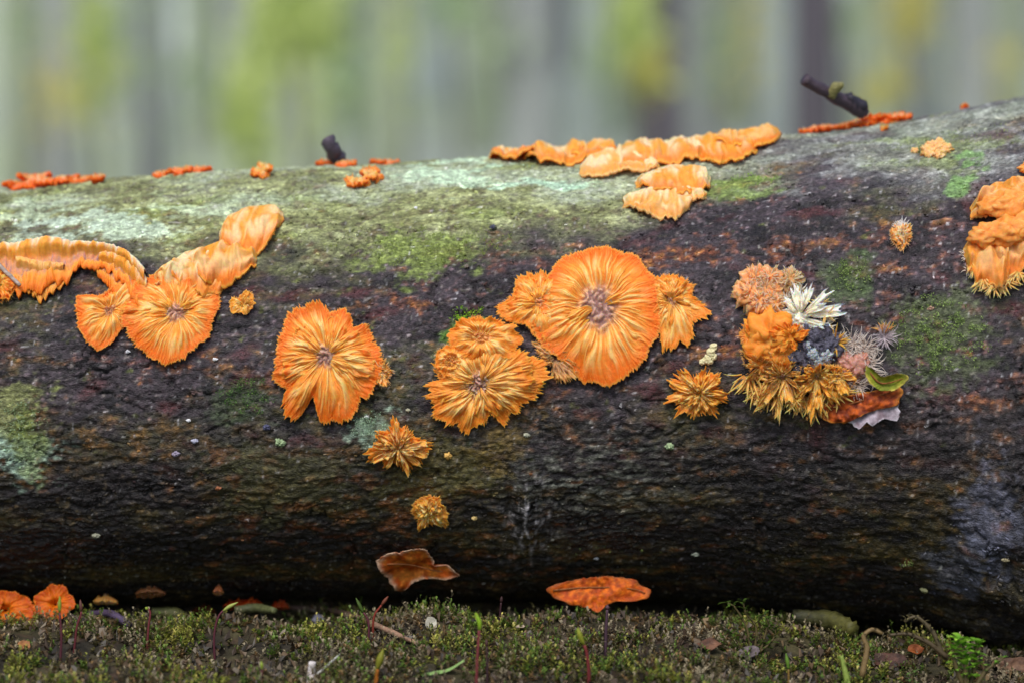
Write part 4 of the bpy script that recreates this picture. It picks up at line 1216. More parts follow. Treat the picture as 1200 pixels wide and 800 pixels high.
t, f = fungus('small fluffy orange fungus below the pointed flower shaped one', 503, 595, 'fluffy_fungus')
rf = disc(t, f, [(484, 588), (490, 580), (504, 576), (516, 580), (520, 590), (526, 604), (520, 612), (508, 608), (496, 612), (490, 618), (490, 604), (484, 598)], .0030, SPIKE, 28, cen=.4, k=(1.5, 3.6, 7), purple=0, tooth=.16, wav=.0014)
fans_on(t, f, rf, [(150, 26, .9, .0012), (80, 26, .9, .0014), (20, 24, .9, .0012), (310, 24, .9, .0010), (250, 24, .9, .0008), (50, 30, .5, .0026), (200, 30, .55, .0022)], .0018, SPIKE, 28, purple=0, side=.5, lift=.001, tooth=.16)
V, F, K = merge([hairs(f, 516, 606, 40, .0022, .001, L(244, 226, 200), 5, w=.0001)]); mesh_np('fringe', V, F, M_fuzz, t, K)

# -- fungi along the top edge of the log
TOPK = dict(purple=.1, white=1.0, k1=5, k2=13, amp=.0012, over=1.5, side=.15)
t, f = fungus('long low orange shelf on the ridge of the log, left part of the top group', 645, 182, 'shelf_fungus')
drape(t, [573, 590, 612, 636], [180, 174, 171, 176], [188, 191, 191, 186], .0052, ORANGE, 30, lobe=18)
drape(t, [612, 630, 655, 678, 690], [174, 168, 168, 172, 178], [188, 196, 198, 194, 186], .0056, ORANGE, 31, lobe=20)
drape(t, [664, 685, 705, 722], [176, 170, 170, 176], [186, 190, 189, 184], .0054, ORANGE2, 32, lobe=18, cream=.5)
t, f = fungus('frosted orange shelf with ragged front edge, middle of the top group', 745, 188, 'shelf_fungus')
drape(t, [680, 692, 710, 730, 752, 772], [194, 184, 180, 180, 184, 190], [204, 213, 211, 207, 209, 200], .0040, PALE, 33, cream=1.0)
drape(t, [716, 735, 760, 785, 806, 824], [184, 172, 164, 162, 166, 174], [194, 200, 198, 196, 192, 184], .0044, ORANGE, 34, cream=1.0)
t, f = fungus('bright orange shelf at the right end of the top group', 858, 168, 'shelf_fungus')
drape(t, [792, 810, 835, 860, 880], [172, 160, 154, 154, 160], [184, 192, 197, 195, 180], .0044, ORANGE2, 35, cream=.6)
drape(t, [830, 850, 872, 895, 914], [160, 151, 147, 147, 151], [172, 180, 178, 175, 160], .0046, ORANGE2, 36, cream=.35)
t, f = fungus('frilly pale orange fungus hanging lowest below the top group', 785, 220, 'shelf_fungus')
drape(t, [744, 760, 785, 812, 832], [214, 203, 195, 197, 206], [222, 228, 232, 236, 222], .0042, ORANGE, 38, cream=.9)
drape(t, [730, 742, 765, 790, 812, 828], [232, 225, 219, 220, 222, 224], [246, 252, 259, 262, 240, 232], .0040, PALE, 39, cream=1.0)

def crest(label, px, py, blobs, pal, cat='fungus', name='small_shelf_fungus', group=None):
    """small shelves standing on the skyline of the log: (px, py, half width px, half height px, seed)"""
    t, f = fungus(label, px, py, name, cat, group)
    for bx, by, rx, ry, sd in blobs:
        ry = ry * 1.25
        fr = LogFrame(bx, by)
        k = .327e-3
        n = 14; ol = []
        r_ = random.Random(sd)
        fr2 = fr
        rf = lambda th, rx=rx, ry=ry, sd=sd: k * rx * (1 + .25 * perlin(np.cos(th) * 1.7 + sd, np.sin(th) * 1.7, sd)) / np.sqrt(np.cos(th) ** 2 + (np.sin(th) * rx / (max(ry, rx * .8))) ** 2)
        for j in range(5):
            a0 = j / 5 * 2 * PI + sd
            V, F, K = fan(fr2, a0 - .8, a0 + .8, rf, 1.0, ry * k * 1.0, -.0004, ry * k * .7 * r_.uniform(-.4, 1.3), pal, sd * 7 + j, tooth=.08, purple=.05, white=.35, rows=18, amp=.0007, side=.15, k2=9)
            mesh_np('lobe', V, F, M_fun, t, K)


crest('red orange shelf on the skyline at the far left corner', 45, 212, [(25, 216, 22, 7, 1), (40, 211, 22, 11, 2), (62, 212, 28, 7, 3), (92, 212, 22, 4, 4), (115, 214, 9, 6, 5)], RED)
crest('flat orange shelf with pale bump on the left skyline', 213, 204, [(190, 206, 13, 4, 6), (212, 204, 14, 6, 7), (236, 202, 13, 5, 8)], RED)
crest('small triangular orange shelf alone on the left skyline', 306, 205, [(306, 207, 13, 8, 9), (309, 202, 7, 8, 10)], ORANGE2)
crest('orange shelf at the foot of the short dark stub', 393, 193, [(385, 194, 15, 5, 11), (405, 195, 13, 5, 12)], RED)
crest('thin orange shelf right of the dark stub', 451, 193, [(450, 193, 18, 4, 13)], RED)
crest('small bright orange shelf below the dark stub, clear of the skyline', 426, 214, [(418, 217, 14, 6, 14), (434, 212, 14, 8, 15)], ORANGE)
crest('cluster of coral orange shelves under the fallen twig at right', 1010, 138, [(962, 140, 22, 6, 16), (950, 142, 14, 4, 17), (988, 133, 16, 5, 18), (1012, 136, 24, 6, 19), (1028, 128, 22, 7, 20), (1048, 126, 20, 6, 21), (1040, 138, 20, 6, 22), (1022, 122, 10, 8, 23)], RED)
crest('tiny coral dot of fungus under the coral shelves', 1036, 152, [(1036, 152, 5, 3, 24)], ORANGE2)
crest('single pink dot of fungus near the top right corner of the log', 1130, 120, [(1130, 120, 5, 4, 25)], RED)
t, f = fungus('small salmon lump of fungus on the grey upper bark', 1095, 176, 'fungus_lump')
for q in [(1090, 180, .0034, 1), (1097, 174, .0038, 2), (1106, 176, .003, 3), (1086, 174, .002, 4), (1072, 177, .0014, 5), (1099, 182, .0024, 6)]:
    mesh_np('nodule', *(lambda m_: (m_[0], m_[1], M_fun, t, m_[2]))(nodule(f, q[0], q[1], q[2], PALE, q[3], rough=.5, f=3)))

# -- twigs on the log
bar_thing('dead_branch_stub', 'short dark stub standing on the log ridge above a small orange shelf', 'stub',
          [at_depth(402, 196, .975), at_depth(395, 184, .975), at_depth(388, 172, .97), at_depth(383, 163, .97)], [.0026, .0032, .0026, .0028], [(50, 44, 56), (84, 74, 88)], jit=.25, n=12)
tw = thing('fallen_twig', 'dark forked twig resting on the ridge of the log at right', 'twig', at_depth(1000, 136, .965))
V, F, K = tube(smooth_path([at_depth(942, 93, .955), at_depth(960, 104, .958), at_depth(985, 117, .965), at_depth(1006, 128, .97), at_depth(1014, 133, .972)], 16), np.interp(np.linspace(0, 1, 16), [0, .08, .5, .9, 1], [.0026, .0020, .0026, .0030, .0020]), 10, L(66, 54, 64), .2, 2)
mesh_np('stem', V, F, M_twig, tw, K)
V, F, K = tube(smooth_path([at_depth(972, 112, .96), at_depth(980, 103, .958), at_depth(988, 99, .956)], 8), [.0022] * 4 + [.002, .0016, .0014, .0008], 8, L(120, 116, 70), .2, 3)
mesh_np('side_branch', V, F, M_twig, tw, K)
V, F, K = tube(smooth_path([at_depth(994, 112, .965), at_depth(1002, 122, .968), at_depth(1014, 126, .97)], 8), [.0016, .002, .0026, .003, .003, .003, .0026, .002], 8, L(44, 40, 52), .3, 4)
mesh_np('side_branch', V, F, M_twig, tw, K)

# -- curled bracket at the left edge: a rolled sheet with a toothed lower rim
br, f = fungus('long curled fungus bracket with frilled rim over a dark hollow at the left edge', 70, 300, 'curled_bracket')


def ruffle(root, X, top, bot, Hmax, pal, seed, name='bracket_rim', teeth=6, cols=260, wht=.8):
    xs = np.linspace(X[0], X[-1], cols); tp = np.interp(xs, X, top); bt = np.interp(xs, X, bot)
    s = np.zeros(cols); pt = np.zeros(cols); pb = np.zeros(cols)
    kn = np.linspace(0, cols - 1, 26).astype(int)
    A = [px_to_log(xs[k], tp[k]) for k in kn]; Bq = [px_to_log(xs[k], bt[k]) for k in kn]
    s = np.interp(np.arange(cols), kn, [a[0] for a in A]); pt = np.interp(np.arange(cols), kn, [a[1] for a in A]); pb = np.interp(np.arange(cols), kn, [b[1] for b in Bq])
    bj = np.interp(xs, X, bot)
    te = np.abs(perlin(xs / teeth, xs * 0 + seed, seed)) * 1.4 + .3 * np.abs(perlin(xs / 2.2, xs * 0 + seed, seed + 1)) + .9 * perlin(xs / 22, xs * 0, seed + 9)
    pb = pt + (pb - pt) * (1 + .22 * (te - .5))
    rows = 34; v = np.linspace(0, 1, rows)[:, None]
    fold = np.abs(perlin(xs[None] / 11 + .5 * v, v * 1.3, seed + 2)) * 2; fold2 = np.abs(perlin(xs[None] / 4, v * 2.4, seed + 3)) * 2
    hp = np.interp(v, [0, .06, .16, .3, .42, .55, .75, .92, 1], [.02, .60, 1.0, .95, .42, .34, .52, .50, .40])
    H = Hmax * hp * (.85 + .25 * perlin(xs[None] / 40, v * 1, seed + 5)) + .0010 * (fold - .5) * sst(0, .3, v) + .0004 * (fold2 - .5)
    PHI = pt[None] + (pb - pt)[None] * (v ** 1.1)
    V = PL(s[None] + .0012 * perlin(xs[None] / 14, v * 2, seed + 6) * v, PHI, H)
    c = mix(np.broadcast_to(pal.body, V.shape), L(255, 236, 210), np.clip(1.25 * wht * sst(.30, .08, v + .16 * (fold - .5)) , 0, 1))
    c = mix(c, L(186, 140, 134), np.clip(sst(.34, .48, v) * sst(.78, .6, v) * (.5 + .5 * fold2) * .85, 0, 1))
    c = mix(c, pal.edge, sst(.7, .98, v) * .8)
    # inner face
    Vi = PL(s[None] + 0 * v, PHI[::-1], np.maximum(H[::-1] - .0012, .0001)); ci = np.broadcast_to(L(150, 84, 40), Vi.shape)
    mesh_np(name, np.concatenate([V, Vi]), grid_faces(rows * 2, cols), M_fun, root, np.concatenate([c, ci]))


ruffle(br, [-45, 0, 30, 60, 100, 135, 160, 172], [300, 296, 291, 289, 292, 296, 306, 320], [345, 338, 352, 348, 322, 322, 352, 372], .0085, ORANGE, 3, teeth=9)
ruffle(br, [118, 130, 150, 166, 174], [302, 300, 304, 314, 330], [330, 340, 372, 380, 372], .0060, ORANGE2, 4, wht=.5, cols=120)
ruffle(br, [22, 40, 58, 78], [308, 310, 312, 316], [340, 350, 352, 338], .0070, PALE, 6, wht=.2, cols=90, teeth=7)
f2 = LogFrame(130, 366)
disc(br, f2, [(88, 366), (93, 350), (118, 350), (138, 338), (160, 324), (172, 340), (162, 360), (148, 380), (134, 402), (116, 410), (100, 400), (92, 384)], .0034, ORANGE, 41, cen=.2, k=(1.5, 4.4, 11), tooth=.05, purple=.7)
t, f = fungus('orange lobe cut by the left edge of the photo beneath the grey straw', 2, 338, 'hanging_lobe')
rosette(t, f, [(-30, 330), (-18, 316), (0, 318), (12, 328), (19, 342), (14, 354), (2, 358), (-16, 352)], n=5, H=.004, seed=42, pal=ORANGE2, layers=((1, .0008, 1),), core_r=0, tooth=.08, purple=.1)
p1 = LogFrame(-20, 306).P(0, 0, .0105); p2 = LogFrame(0, 322).P(0, 0, .0075); p3 = LogFrame(26, 342).P(0, 0, .0045)
bar_thing('grey_straw', 'thin grey straw stuck in the curled bracket at the left edge', 'straw', [p1, p2, p3], [.0007, .0008, .0007], [(120, 104, 96), (176, 160, 150)])


# -- frayed cluster on the right
def nod(root, fr, lst, pal, name='nodule', m=None, colr=None, **kw):
    for i, (px, py, r, h) in enumerate(lst):
        V, F, K = nodule(fr, px, py, r, pal, i * 3 + int(px), h=h, colr=colr, **kw)
        mesh_np(name, V, F, m or M_fun, root, K)


FZ = Pal((250, 158, 84), (246, 134, 44), (170, 100, 80), (255, 216, 176))
t, f = fungus('granular salmon and orange cushion at the top of the frayed cluster', 890, 340, 'granular_fungus')
nod(t, f, [(884, 328, .0040, .001), (878, 345, .0048, .001), (888, 355, .0045, .0012), (897, 362, .0036, .001), (902, 330, .0042, .0008), (905, 345, .0040, .001), (908, 358, .0036, .0012), (892, 322, .0026, .001)], FZ, rough=.7, f=4)
V, F, K = merge([hairs(f, x_, y_, 44, .0024, .0024, L(250, 200, 160), int(x_), w=.00016, up=1.6, h0=.003, tip=L(252, 214, 180)) for x_, y_ in [(884, 330), (878, 346), (890, 356), (902, 328), (908, 356), (896, 342)]])
mesh_np('fringe', V, F, M_fun, t, K)
t, f = fungus('small tan fuzzy ball at the upper right of the frayed cluster', 926, 330, 'granular_fungus')
nod(t, f, [(926, 331, .0040, .0012)], BROWNED, rough=.6, f=4)
V, F, K = hairs(f, 926, 331, 130, .0026, .0024, L(236, 190, 140), 5, w=.0002, up=2.0, h0=.002, tip=L(250, 226, 190)); mesh_np('fringe', V, F, M_fun, t, K)
t, f = fungus('creamy white fan of pointed petals in the frayed cluster', 936, 374, 'white_fungus')
rf = polar_outline(f, [(912, 372), (918, 352), (928, 340), (940, 336), (952, 344), (964, 340), (980, 350), (984, 362), (984, 374), (974, 384), (958, 392), (938, 400), (920, 394), (910, 384)])
fans_on(t, f, rf, [(100, 15, .95, .0026), (68, 12, 1.0, .0030), (132, 16, .9, .0020), (38, 10, 1.0, .0028), (8, 14, 1.0, .0020), (335, 16, .9, .0012), (165, 20, .9, .0012), (215, 26, .9, .0008), (270, 28, .85, .0006), (82, 10, .6, .0046), (20, 12, .6, .0040)],
        .0022, WHITE, 51, name='petal', tooth=.3, purple=.0, side=.55, lift=.0016, amp=.0006)
nod(t, f, [(937, 376, .0026, .0022), (929, 384, .0022, .0016), (944, 383, .0022, .0016)], WHITE, rough=.5, f=3)
V, F, K = merge([hairs(f, x_, y_, 46, .0026, .0020, L(250, 240, 222), int(x_) * 3, w=.00014, up=1.0, h0=.002, spread=.5) for x_, y_ in [(922, 356), (918, 374), (926, 390), (946, 392), (968, 382), (934, 346)]]); mesh_np('fringe', V, F, M_fuzz, t, K)
V, F, K = merge([hairs(f, x_, y_, 10, .0040, .0010, L(236, 160, 80), int(x_), w=.00026, up=1.0, h0=.003, spread=.4, tip=L(250, 210, 150)) for x_, y_ in [(936, 352), (958, 360), (966, 372)]]); mesh_np('teeth', V, F, M_fun, t, K)
t, f = fungus('smooth bright orange lump at the left of the frayed cluster', 902, 400, 'orange_lump')
SM = Pal((250, 150, 40), (244, 120, 20), (200, 100, 30), (250, 184, 90))
nod(t, f, [(900, 392, .0072, .0022), (892, 402, .0066, .002), (908, 408, .0064, .0026), (915, 396, .0060, .0020), (885, 390, .0044, .0015), (906, 420, .0052, .0022)], SM, rough=.5, f=2.3)
rosette(t, LogFrame(925, 398), [(900, 392), (912, 380), (932, 384), (948, 390), (940, 402), (930, 412), (912, 416), (900, 406)], n=6, H=.004, seed=52, pal=SM, layers=((1, .003, 1),), core_r=0, tooth=.2, purple=0, lift=.002, side=.5, over=1)
rosette(t, LogFrame(884, 396), [(868, 384), (878, 378), (890, 380), (898, 396), (890, 408), (878, 404), (874, 394)], n=5, H=.003, seed=53, pal=SM, layers=((1, .001, 1),), core_r=0, tooth=.25, purple=0, lift=.002, side=.5, over=1)
V, F, K = merge([hairs(t_f, x_, y_, 60, .0030, .002, L(252, 160, 60), int(x_) + 3, w=.00016, up=1.0, h0=.003, tip=L(255, 206, 130)) for t_f, x_, y_ in [(f, 890, 384), (f, 876, 396), (f, 905, 412), (f, 935, 398)]])
mesh_np('fringe', V, F, M_fuzz2, t, K)
t, f = fungus('brown orange spiky tuft at the left foot of the frayed cluster', 890, 428, 'spiky_fungus')
rosette(t, f, [(866, 412), (882, 416), (896, 412), (910, 424), (904, 438), (890, 440), (876, 444), (868, 442), (880, 434), (870, 428)], n=8, H=.0024, seed=54, pal=TANSP, layers=((1, .0006, 1), (.7, .0016, 1)), core_r=0, tooth=.35, purple=.3, over=.8, side=.6, lift=.003, liftj=.002)
t, f = fungus('ochre fringe of long pointed teeth hanging at the bottom of the frayed cluster', 915, 440, 'fringed_fungus')
rosette(t, f, [(900, 420), (925, 418), (935, 440), (940, 462), (936, 480), (930, 484), (924, 470), (918, 476), (908, 486), (902, 480), (904, 470), (890, 478), (884, 480), (886, 470), (878, 472), (884, 460), (896, 446), (898, 432)], n=8, H=.0034, seed=55, pal=TANSP,
        layers=((1, .001, 1.2), (.75, .0018, 1)), core_r=.2, tooth=.35, purple=.15, over=.8, side=.6, lift=.003, liftj=.002)
rosette(t, LogFrame(955, 440), [(935, 430), (955, 425), (975, 430), (985, 445), (982, 462), (970, 474), (962, 492), (956, 478), (950, 482), (944, 490), (940, 474), (932, 470), (928, 450)], n=8, H=.0044, seed=56, pal=SPIKE,
        layers=((1, .001, 1.1), (.72, .0022, 1), (.5, .002, .9)), core_r=.2, tooth=.35, purple=.12, over=.9, side=.55, lift=.003, liftj=.003)
for x_, y_, n_, sd_ in [(892, 448, 70, 1), (912, 456, 80, 2), (934, 458, 70, 3), (952, 462, 80, 4), (972, 450, 60, 5), (905, 436, 60, 6), (925, 440, 60, 7), (880, 436, 50, 8)]:
    V, F, K = hairs(f, x_, y_, n_ // 2, .0058 + .0006 * (sd_ % 3), .0036, L(230, 146, 62), sd_ + 200, w=.00042, up=.8, arc=(PI * (1.05 + .1 * (sd_ % 2)), PI * (1.8 + .05 * (sd_ % 3))), h0=.0025, spread=.5, tip=L(255, 212, 124)); mesh_np('teeth', V, F, M_fun, t, K)
rosette(t, LogFrame(978, 440), [(958, 440), (972, 428), (992, 434), (1002, 446), (990, 458), (972, 462), (960, 454)], n=6, H=.004, seed=57, pal=SPIKE, layers=((1, .002, 1),), core_r=.2, tooth=.25, purple=.3, over=.9, side=.5, lift=.003)
t, f = fungus('blackish decayed lump speckled with grey mould amid the frayed cluster', 948, 408, 'decayed_lump')
DK = Pal((44, 40, 56), (30, 26, 36), (40, 34, 44), (120, 118, 136))
nod(t, f, [(940, 400, .0046, .002), (952, 404, .0054, .002), (964, 400, .0046, .0016), (945, 416, .0050, .0026), (934, 424, .0048, .002), (972, 410, .0040, .002), (958, 418, .0040, .0025)], DK, rough=.6, f=3.2, m=M_bark)
nod(t, f, [(950, 416, .0016, .0062), (954, 424, .0020, .0052), (944, 408, .0012, .0060), (966, 418, .0020, .0042)], Pal((170, 180, 190), (140, 150, 160), (80, 80, 90), (226, 226, 226)), rough=.8, f=4, name='mould_speck')
t, f = fungus('pinkish nodule ringed with white hairs in the frayed cluster', 1000, 428, 'hairy_nodule')
PK = Pal((190, 128, 104), (160, 96, 76), (120, 80, 80), (226, 180, 170))
nod(t, f, [(1000, 430, .0042, .0020), (990, 424, .0030, .0022), (1008, 424, .0028, .0020), (994, 436, .0026, .0020)], PK, rough=.45, f=2.6)
V, F, K = merge([hairs(f, x_, y_, n_, .0036, .0034, L(214, 190, 176), int(x_), w=.00013, up=1.1, h0=.0012, spread=.8, tip=L(246, 236, 226)) for x_, y_, n_ in [(985, 406, 90), (1000, 404, 70), (1012, 412, 80), (1016, 426, 60), (990, 446, 60), (1004, 450, 80), (1018, 440, 40)]])
mesh_np('hairs', V, F, M_fuzz, t, K)
V, F, K = hairs(f, 978, 402, 26, .0050, .001, L(226, 150, 60), 77, w=.0003, up=1.4, h0=.001, tip=L(240, 180, 80)); mesh_np('fringe', V, F, M_fun, t, K)
t, f = fungus('tiny hairy tuft with orange tip between the frayed cluster and the moss cushion', 1036, 396, 'hairy_tuft')
V, F, K = hairs(f, 1036, 392, 26, .0040, .0012, L(220, 150, 110), 78, w=.00028, up=1.2, arc=(.6, 2.6), tip=L(236, 160, 90)); mesh_np('fringe', V, F, M_fun, t, K)
V, F, K = merge([hairs(f, 1036, 396, 90, .0042, .0016, L(206, 190, 196), 79, w=.00011, up=1.1, spread=.6)]); mesh_np('hairs', V, F, M_fuzz, t, K)

# pale yellow gnarled bit, white topped bit
t, f = fungus('tiny cream coloured gnarled lump above the spiky flower fungus', 832, 415, 'cream_lump')
CR = Pal((232, 222, 170), (214, 200, 140), (180, 160, 110), (246, 240, 210))
nod(t, f, [(836, 407, .0012, .001), (833, 413, .0014, .001), (836, 418, .0012, .0008), (828, 421, .0014, .0008), (823, 424, .0010, .0008), (831, 423, .0012, .0006)], CR, rough=.4, f=2, m=M_fuzz)
t, f = fungus('small white topped orange fungus alone on bark at upper right', 1055, 282, 'small_fungus')
rosette(t, f, [(1042, 276), (1048, 268), (1058, 266), (1066, 272), (1066, 284), (1060, 292), (1056, 299), (1050, 292), (1044, 286)], n=6, H=.003, seed=61, pal=PALE, layers=((1, .0004, 1), (.6, .0014, 1)), core_r=.2, tooth=.2, purple=.2, white=1.0, side=.5)
V, F, K = hairs(f, 1056, 274, 70, .0022, .0022, L(250, 246, 240), 80, w=.00013, up=1.5, h0=.002, arc=(0, PI)); mesh_np('fringe', V, F, M_fuzz, t, K)

# -- big folded cluster at the right edge
t, f = fungus('large swollen orange fungus with folded lobes at the right edge', 1168, 265, 'folded_fungus')
BG = Pal((250, 160, 64), (240, 120, 30), (190, 90, 40), (252, 196, 120))
drape(t, [1136, 1150, 1170, 1192, 1215, 1240], [244, 226, 216, 212, 208, 206], [262, 262, 256, 250, 262, 262], .0080, BG, 62, cream=.4, lobe=26, rim=.3)
drape(t, [1128, 1138, 1150, 1166, 1180], [292, 276, 266, 268, 280], [318, 334, 342, 346, 320], .0074, BG, 63, cream=.35, lobe=20, rim=.5)
drape(t, [1160, 1176, 1192, 1210, 1236], [282, 270, 268, 266, 266], [322, 330, 326, 322, 320], .0078, BG, 64, cream=.35, lobe=22, rim=.5)
nod(t, f, [(1166, 250, .0056, .0050), (1182, 252, .0060, .0058), (1200, 244, .0070, .0050), (1152, 284, .0050, .0052), (1178, 280, .0062, .0060), (1204, 276, .0066, .0056), (1204, 201, .0030, .002), (1222, 240, .008, .005)],
    BG, rough=.3, f=2.4, squash=(1.15, .85, .6))
V, F, K = merge([hairs(f, x_, y_, n_, .0048, .0026, L(246, 150, 50), int(x_), w=.0004, up=.7, h0=.002, arc=(PI * 1.2, PI * 1.8), spread=.4, tip=L(255, 214, 140)) for x_, y_, n_ in [(1150, 326, 24), (1164, 332, 34), (1176, 328, 20), (1190, 320, 22), (1138, 310, 14)]]); mesh_np('teeth', V, F, M_fun, t, K)
V, F, K = merge([hairs(f, x_, y_, 30, .0018, .0016, L(246, 232, 214), int(x_), w=.00012, up=1.0, h0=.0006, spread=.7) for x_, y_ in [(1136, 318), (1184, 316), (1132, 300)]]); mesh_np('fringe', V, F, M_fuzz, t, K)

# -- dim shelves in the shade at the foot of the log
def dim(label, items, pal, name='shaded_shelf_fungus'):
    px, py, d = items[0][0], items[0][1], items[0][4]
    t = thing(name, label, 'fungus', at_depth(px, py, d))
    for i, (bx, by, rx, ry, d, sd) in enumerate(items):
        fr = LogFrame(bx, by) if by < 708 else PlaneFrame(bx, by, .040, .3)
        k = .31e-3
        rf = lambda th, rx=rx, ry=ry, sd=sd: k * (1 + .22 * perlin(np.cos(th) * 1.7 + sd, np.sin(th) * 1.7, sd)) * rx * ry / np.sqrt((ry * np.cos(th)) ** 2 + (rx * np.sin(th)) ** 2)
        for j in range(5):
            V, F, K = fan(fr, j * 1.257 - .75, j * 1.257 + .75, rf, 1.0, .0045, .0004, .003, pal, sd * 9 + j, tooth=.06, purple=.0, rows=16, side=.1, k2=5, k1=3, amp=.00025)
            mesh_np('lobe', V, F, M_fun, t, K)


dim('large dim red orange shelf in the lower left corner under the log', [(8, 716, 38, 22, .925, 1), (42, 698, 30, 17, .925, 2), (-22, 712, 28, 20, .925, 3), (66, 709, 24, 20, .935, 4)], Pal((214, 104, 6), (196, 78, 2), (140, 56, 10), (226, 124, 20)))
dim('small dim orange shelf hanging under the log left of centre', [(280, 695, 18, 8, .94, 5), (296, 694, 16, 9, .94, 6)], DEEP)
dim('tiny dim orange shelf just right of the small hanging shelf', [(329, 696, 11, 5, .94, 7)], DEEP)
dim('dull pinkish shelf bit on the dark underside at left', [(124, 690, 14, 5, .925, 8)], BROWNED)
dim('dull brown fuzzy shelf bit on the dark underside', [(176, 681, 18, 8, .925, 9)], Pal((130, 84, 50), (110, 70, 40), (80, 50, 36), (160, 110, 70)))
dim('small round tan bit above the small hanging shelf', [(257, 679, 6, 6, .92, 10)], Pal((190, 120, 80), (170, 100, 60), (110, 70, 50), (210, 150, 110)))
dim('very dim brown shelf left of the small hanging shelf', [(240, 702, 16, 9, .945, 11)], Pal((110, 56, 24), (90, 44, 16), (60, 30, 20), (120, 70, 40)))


# ================================================================== LEAVES
def leaf(name, label, fr, outline, hfun, cfun, rib=None, mat_=None, thick=.0003, seed=0, cat='leaf'):
    rf = polar_outline(fr, outline)
    th = np.linspace(0, 2 * PI, 140, endpoint=False); t = np.linspace(0, 1, 26)
    T, TH = np.meshgrid(t, th, indexing='ij')
    edge = rf(TH) * (1 + .06 * perlin(TH * 7, TH * 0, seed) + .04 * perlin(TH * 22, TH * 0, seed))
    a = edge * T * np.cos(TH); b = edge * T * np.sin(TH)
    h = hfun(a, b, T)
    c = cfun(a, b, T)
    V = fr.P(a, b, h); V2 = fr.P(a[::-1], b[::-1], h[::-1] - thick)
    o = thing(name, label, cat, fr.P(0, 0, 0))
    mesh_np('blade', np.concatenate([V, V2]), grid_faces(52, 140, True), mat_ or M_leaf, o, np.concatenate([c, c[::-1] * .85]))
    if rib:
        pts = []
        for px, py in rib:
            u, v = fr.uv(px, py); pts.append(fr.P(np.array(u), np.array(v), float(hfun(np.array(u), np.array(v), np.array(.5))) + .0003))
        Vr, Fr, Kr = tube(smooth_path(pts, 16), np.linspace(.0004, .00015, 16), 6, L(150, 90, 46))
        mesh_np('midrib', Vr, Fr, mat_ or M_leaf, o, Kr)
    return o


def mk(c1, c2, s=60, seed=0, edgec=None, ea=.0):
    def fn(a, b, T):
        n = fbm(a * s * 4, b * s * 4, seed, 3)
        c = mix(np.broadcast_to(L(*c1), a.shape + (3,)), L(*c2), sst(-.25, .35, n))
        v = np.exp(-(np.mod(a * 330 + b * 120, 1) - .5) ** 2 * 60)
        c = mix(c, L(*c2) * .6, v * .35)
        if edgec is not None:
            c = mix(c, L(*edgec), sst(1 - ea, 1, T) * sst(-.3, .2, n + .1))
        return c
    return fn


f = LogFrame(488, 652)
o = leaf('dead_leaf', 'curled brown dead leaf stuck low on the log left of centre', f, [(441, 645), (450, 640), (478, 634), (500, 634), (508, 645), (510, 653), (525, 651), (541, 660), (520, 661), (495, 662), (480, 667), (471, 675), (462, 668), (452, 660)],
     lambda a, b, T: .003 + .0020 * perlin(a * 130, b * 160, 3) + .0022 * T ** 2 - .12 * b, mk((184, 78, 16), (232, 138, 50), seed=3, edgec=(226, 190, 160), ea=.2), [(450, 648), (480, 650), (508, 655), (532, 659)])
f = PlaneFrame(702, 696, .028, .2)
leaf('dead_leaf', 'orange brown curled dead leaf wedged under the log right of centre', f, [(640, 690), (655, 684), (680, 678), (712, 675), (740, 678), (760, 690), (762, 698), (745, 704), (722, 704), (712, 708), (700, 718), (690, 712), (668, 708), (650, 700)],
     lambda a, b, T: .001 + .0013 * perlin(a * 110, b * 200, 5) + .0004 * perlin(a * 500, b * 500, 5), mk((176, 68, 6), (226, 112, 16), s=110, seed=5, edgec=(150, 84, 40), ea=.12), [(648, 692), (690, 688), (740, 690), (756, 695)])
f = LogFrame(1000, 476)
leaf('russet_leaf', 'russet and orange leaf tucked under the right foot of the frayed cluster', f, [(955, 478), (975, 464), (1000, 460), (1030, 456), (1052, 450), (1056, 460), (1050, 472), (1030, 476), (1010, 482), (990, 492), (968, 492)],
     lambda a, b, T: .0046 + .0020 * perlin(a * 160, b * 260, 7) + .0006 * perlin(a * 600, b * 600, 7) - .16 * b, mk((120, 44, 18), (206, 96, 30), s=110, seed=7, edgec=(232, 150, 60), ea=.14), [(960, 480), (1000, 470), (1050, 456)])
f = LogFrame(1020, 482)
leaf('pale_leaf', 'torn greyish pale leaf below the russet leaf', f, [(985, 488), (1000, 476), (1025, 470), (1048, 464), (1052, 478), (1050, 491), (1040, 486), (1030, 490), (1020, 496), (1012, 490), (1004, 500), (994, 492)],
     lambda a, b, T: .0038 + .0012 * perlin(a * 150, b * 150, 8) - .08 * b, mk((150, 130, 140), (190, 176, 188), seed=8, edgec=(220, 212, 222), ea=.2))
f = LogFrame(1034, 446)
leaf('yellow_green_leaf', 'small folded yellow green leaf at the right foot of the frayed cluster', f, [(1012, 428), (1020, 438), (1032, 441), (1048, 437), (1062, 440), (1054, 450), (1044, 456), (1028, 456), (1016, 448), (1010, 438)],
     lambda a, b, T: .0060 + .0012 * perlin(a * 160, b * 160, 9) + .0016 * T ** 2, mk((120, 130, 30), (170, 170, 50), seed=9, edgec=(210, 190, 90), ea=.2), [(1014, 434), (1030, 448), (1058, 442)])
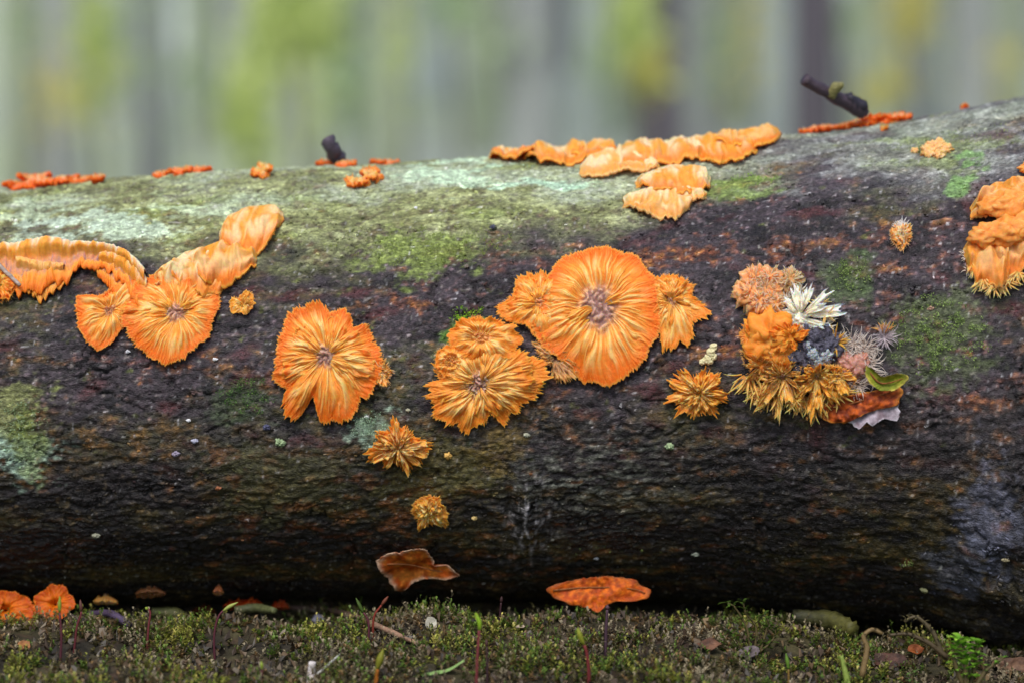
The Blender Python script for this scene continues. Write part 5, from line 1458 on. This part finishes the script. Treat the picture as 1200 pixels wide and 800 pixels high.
# litter pieces large enough to tell apart
for i, (px, py, rx, ry, c1, c2, lab) in enumerate([
        (875, 772, 16, 5, (90, 80, 82), (126, 114, 116), 'long greyish dead leaf strip under the dark moss shoot'),
        (372, 735, 9, 5, (150, 146, 160), (190, 186, 200), 'small pale grey flake on the moss by the thin twig'),
        (30, 764, 8, 5, (150, 100, 60), (190, 130, 80), 'small tan leaf scrap at the left on the moss'),
        (1072, 768, 9, 4, (110, 56, 26), (146, 80, 36), 'small russet leaf scrap left of the green shoot'),
        (1040, 782, 24, 5, (62, 42, 36), (90, 60, 50), 'dark brown leaf scrap right of the dry stem'),
        (1182, 786, 20, 9, (96, 70, 56), (128, 98, 78), 'brown crumpled leaf scrap in the bottom right corner'),
        (830, 762, 14, 5, (90, 60, 46), (126, 90, 70), 'brown leaf scrap left of the dark moss shoot'),
        (985, 728, 22, 4, (96, 100, 36), (130, 130, 60), 'olive leaf scrap in the shade at right'),
        (610, 742, 6, 3, (190, 170, 150), (210, 190, 170), 'tiny cream flake on the moss at the centre'),
        (505, 738, 8, 4, (170, 166, 150), (190, 186, 170), 'tiny grey flake left of the tall central stalk')]):
    P0, d = gpt(px, py)
    fr = PlaneFrame(px, py, d - .9, 1.0)
    leaf('leaf_scrap', lab, fr, [(px + rx * math.cos(q) * rnd.uniform(.75, 1.2), py - ry * math.sin(q) * rnd.uniform(.7, 1.2)) for q in np.linspace(0, 2 * PI, 9, endpoint=False)],
         lambda a, b, T, i=i: .0025 + .0015 * perlin(a * 200, b * 200, i) + .001 * T, mk(c1, c2, seed=20 + i), cat='leaf scrap')

# -- crumbs lying on the bark
for i, (px, py, r, c, lab) in enumerate([
        (578, 267, 5, (78, 80, 100), 'dark bluish crumb on the mossy upper bark'), (547, 313, 4, (130, 120, 110), 'thin tan chip left of the largest rosette'),
        (221, 492, 3, (226, 226, 230), 'white crumb below the toothed rosette'), (228, 516, 4, (170, 170, 190), 'pale lilac crumb under the white crumb'),
        (206, 531, 5, (140, 130, 150), 'grey lilac crumb left of the pale lilac crumb'), (252, 421, 3, (236, 236, 240), 'white speck right of the toothed rosette'),
        (150, 412, 3, (210, 210, 216), 'whitish crumb under the left rim of the toothed rosette'), (525, 533, 6, (214, 170, 90), 'tan crumb right of the pointed flower fungus'),
        (328, 518, 7, (140, 160, 120), 'grey green lichen crumb under the notched rosette'), (313, 500, 5, (70, 72, 100), 'slate coloured crumb left of the notched rosette foot'),
        (113, 626, 5, (150, 150, 130), 'dull pale crumb on the dark lower bark at left'), (256, 571, 4, (140, 84, 50), 'small brown crumb on the lower bark'),
        (617, 509, 4, (170, 170, 150), 'pale crumb under the mottled rosette'), (785, 522, 6, (150, 170, 130), 'small pale green lichen crumb below the spiky flower fungus'),
        (556, 606, 4, (196, 170, 110), 'yellowish crumb right of the fluffy fungus'), (699, 653, 3, (130, 134, 140), 'grey speck on the dark lower bark at centre'),
        (808, 230, 4, (60, 58, 66), 'dark bit on the hanging frilly fungus'), (478, 480, 3, (180, 176, 150), 'pale speck above the pointed flower fungus'),
        (1178, 655, 4, (150, 140, 110), 'tan speck on the dark bark bulge at right'), (1083, 690, 5, (150, 150, 110), 'pale speck at the foot of the bark bulge'),
        (1090, 362, 4, (190, 150, 130), 'pinkish speck in the large moss cushion'), (815, 648, 4, (150, 156, 140), 'pale crumb low on the log right of centre'),
        (430, 488, 3, (200, 206, 200), 'white dot on the grey lichen tuft'), (487, 245, 3, (230, 230, 236), 'white dot on the mossy upper bark')]):
    fr = LogFrame(px, py)
    V, F, K = nodule(fr, px, py, r * .2e-3, PALE, i * 5 + 2, squash=(1, .7, .6), colr=L(*c), rough=1.1, f=2.6, h=.0004)
    K = np.broadcast_to(L(*c), V.shape) * (.85 + .3 * np.random.RandomState(i).rand(len(V), 1))
    o = mesh_np('bark_crumb', V, F, M_crumb, None, K)
    tag(o, lab, 'crumb', 'crumbs and specks lying on the bark')
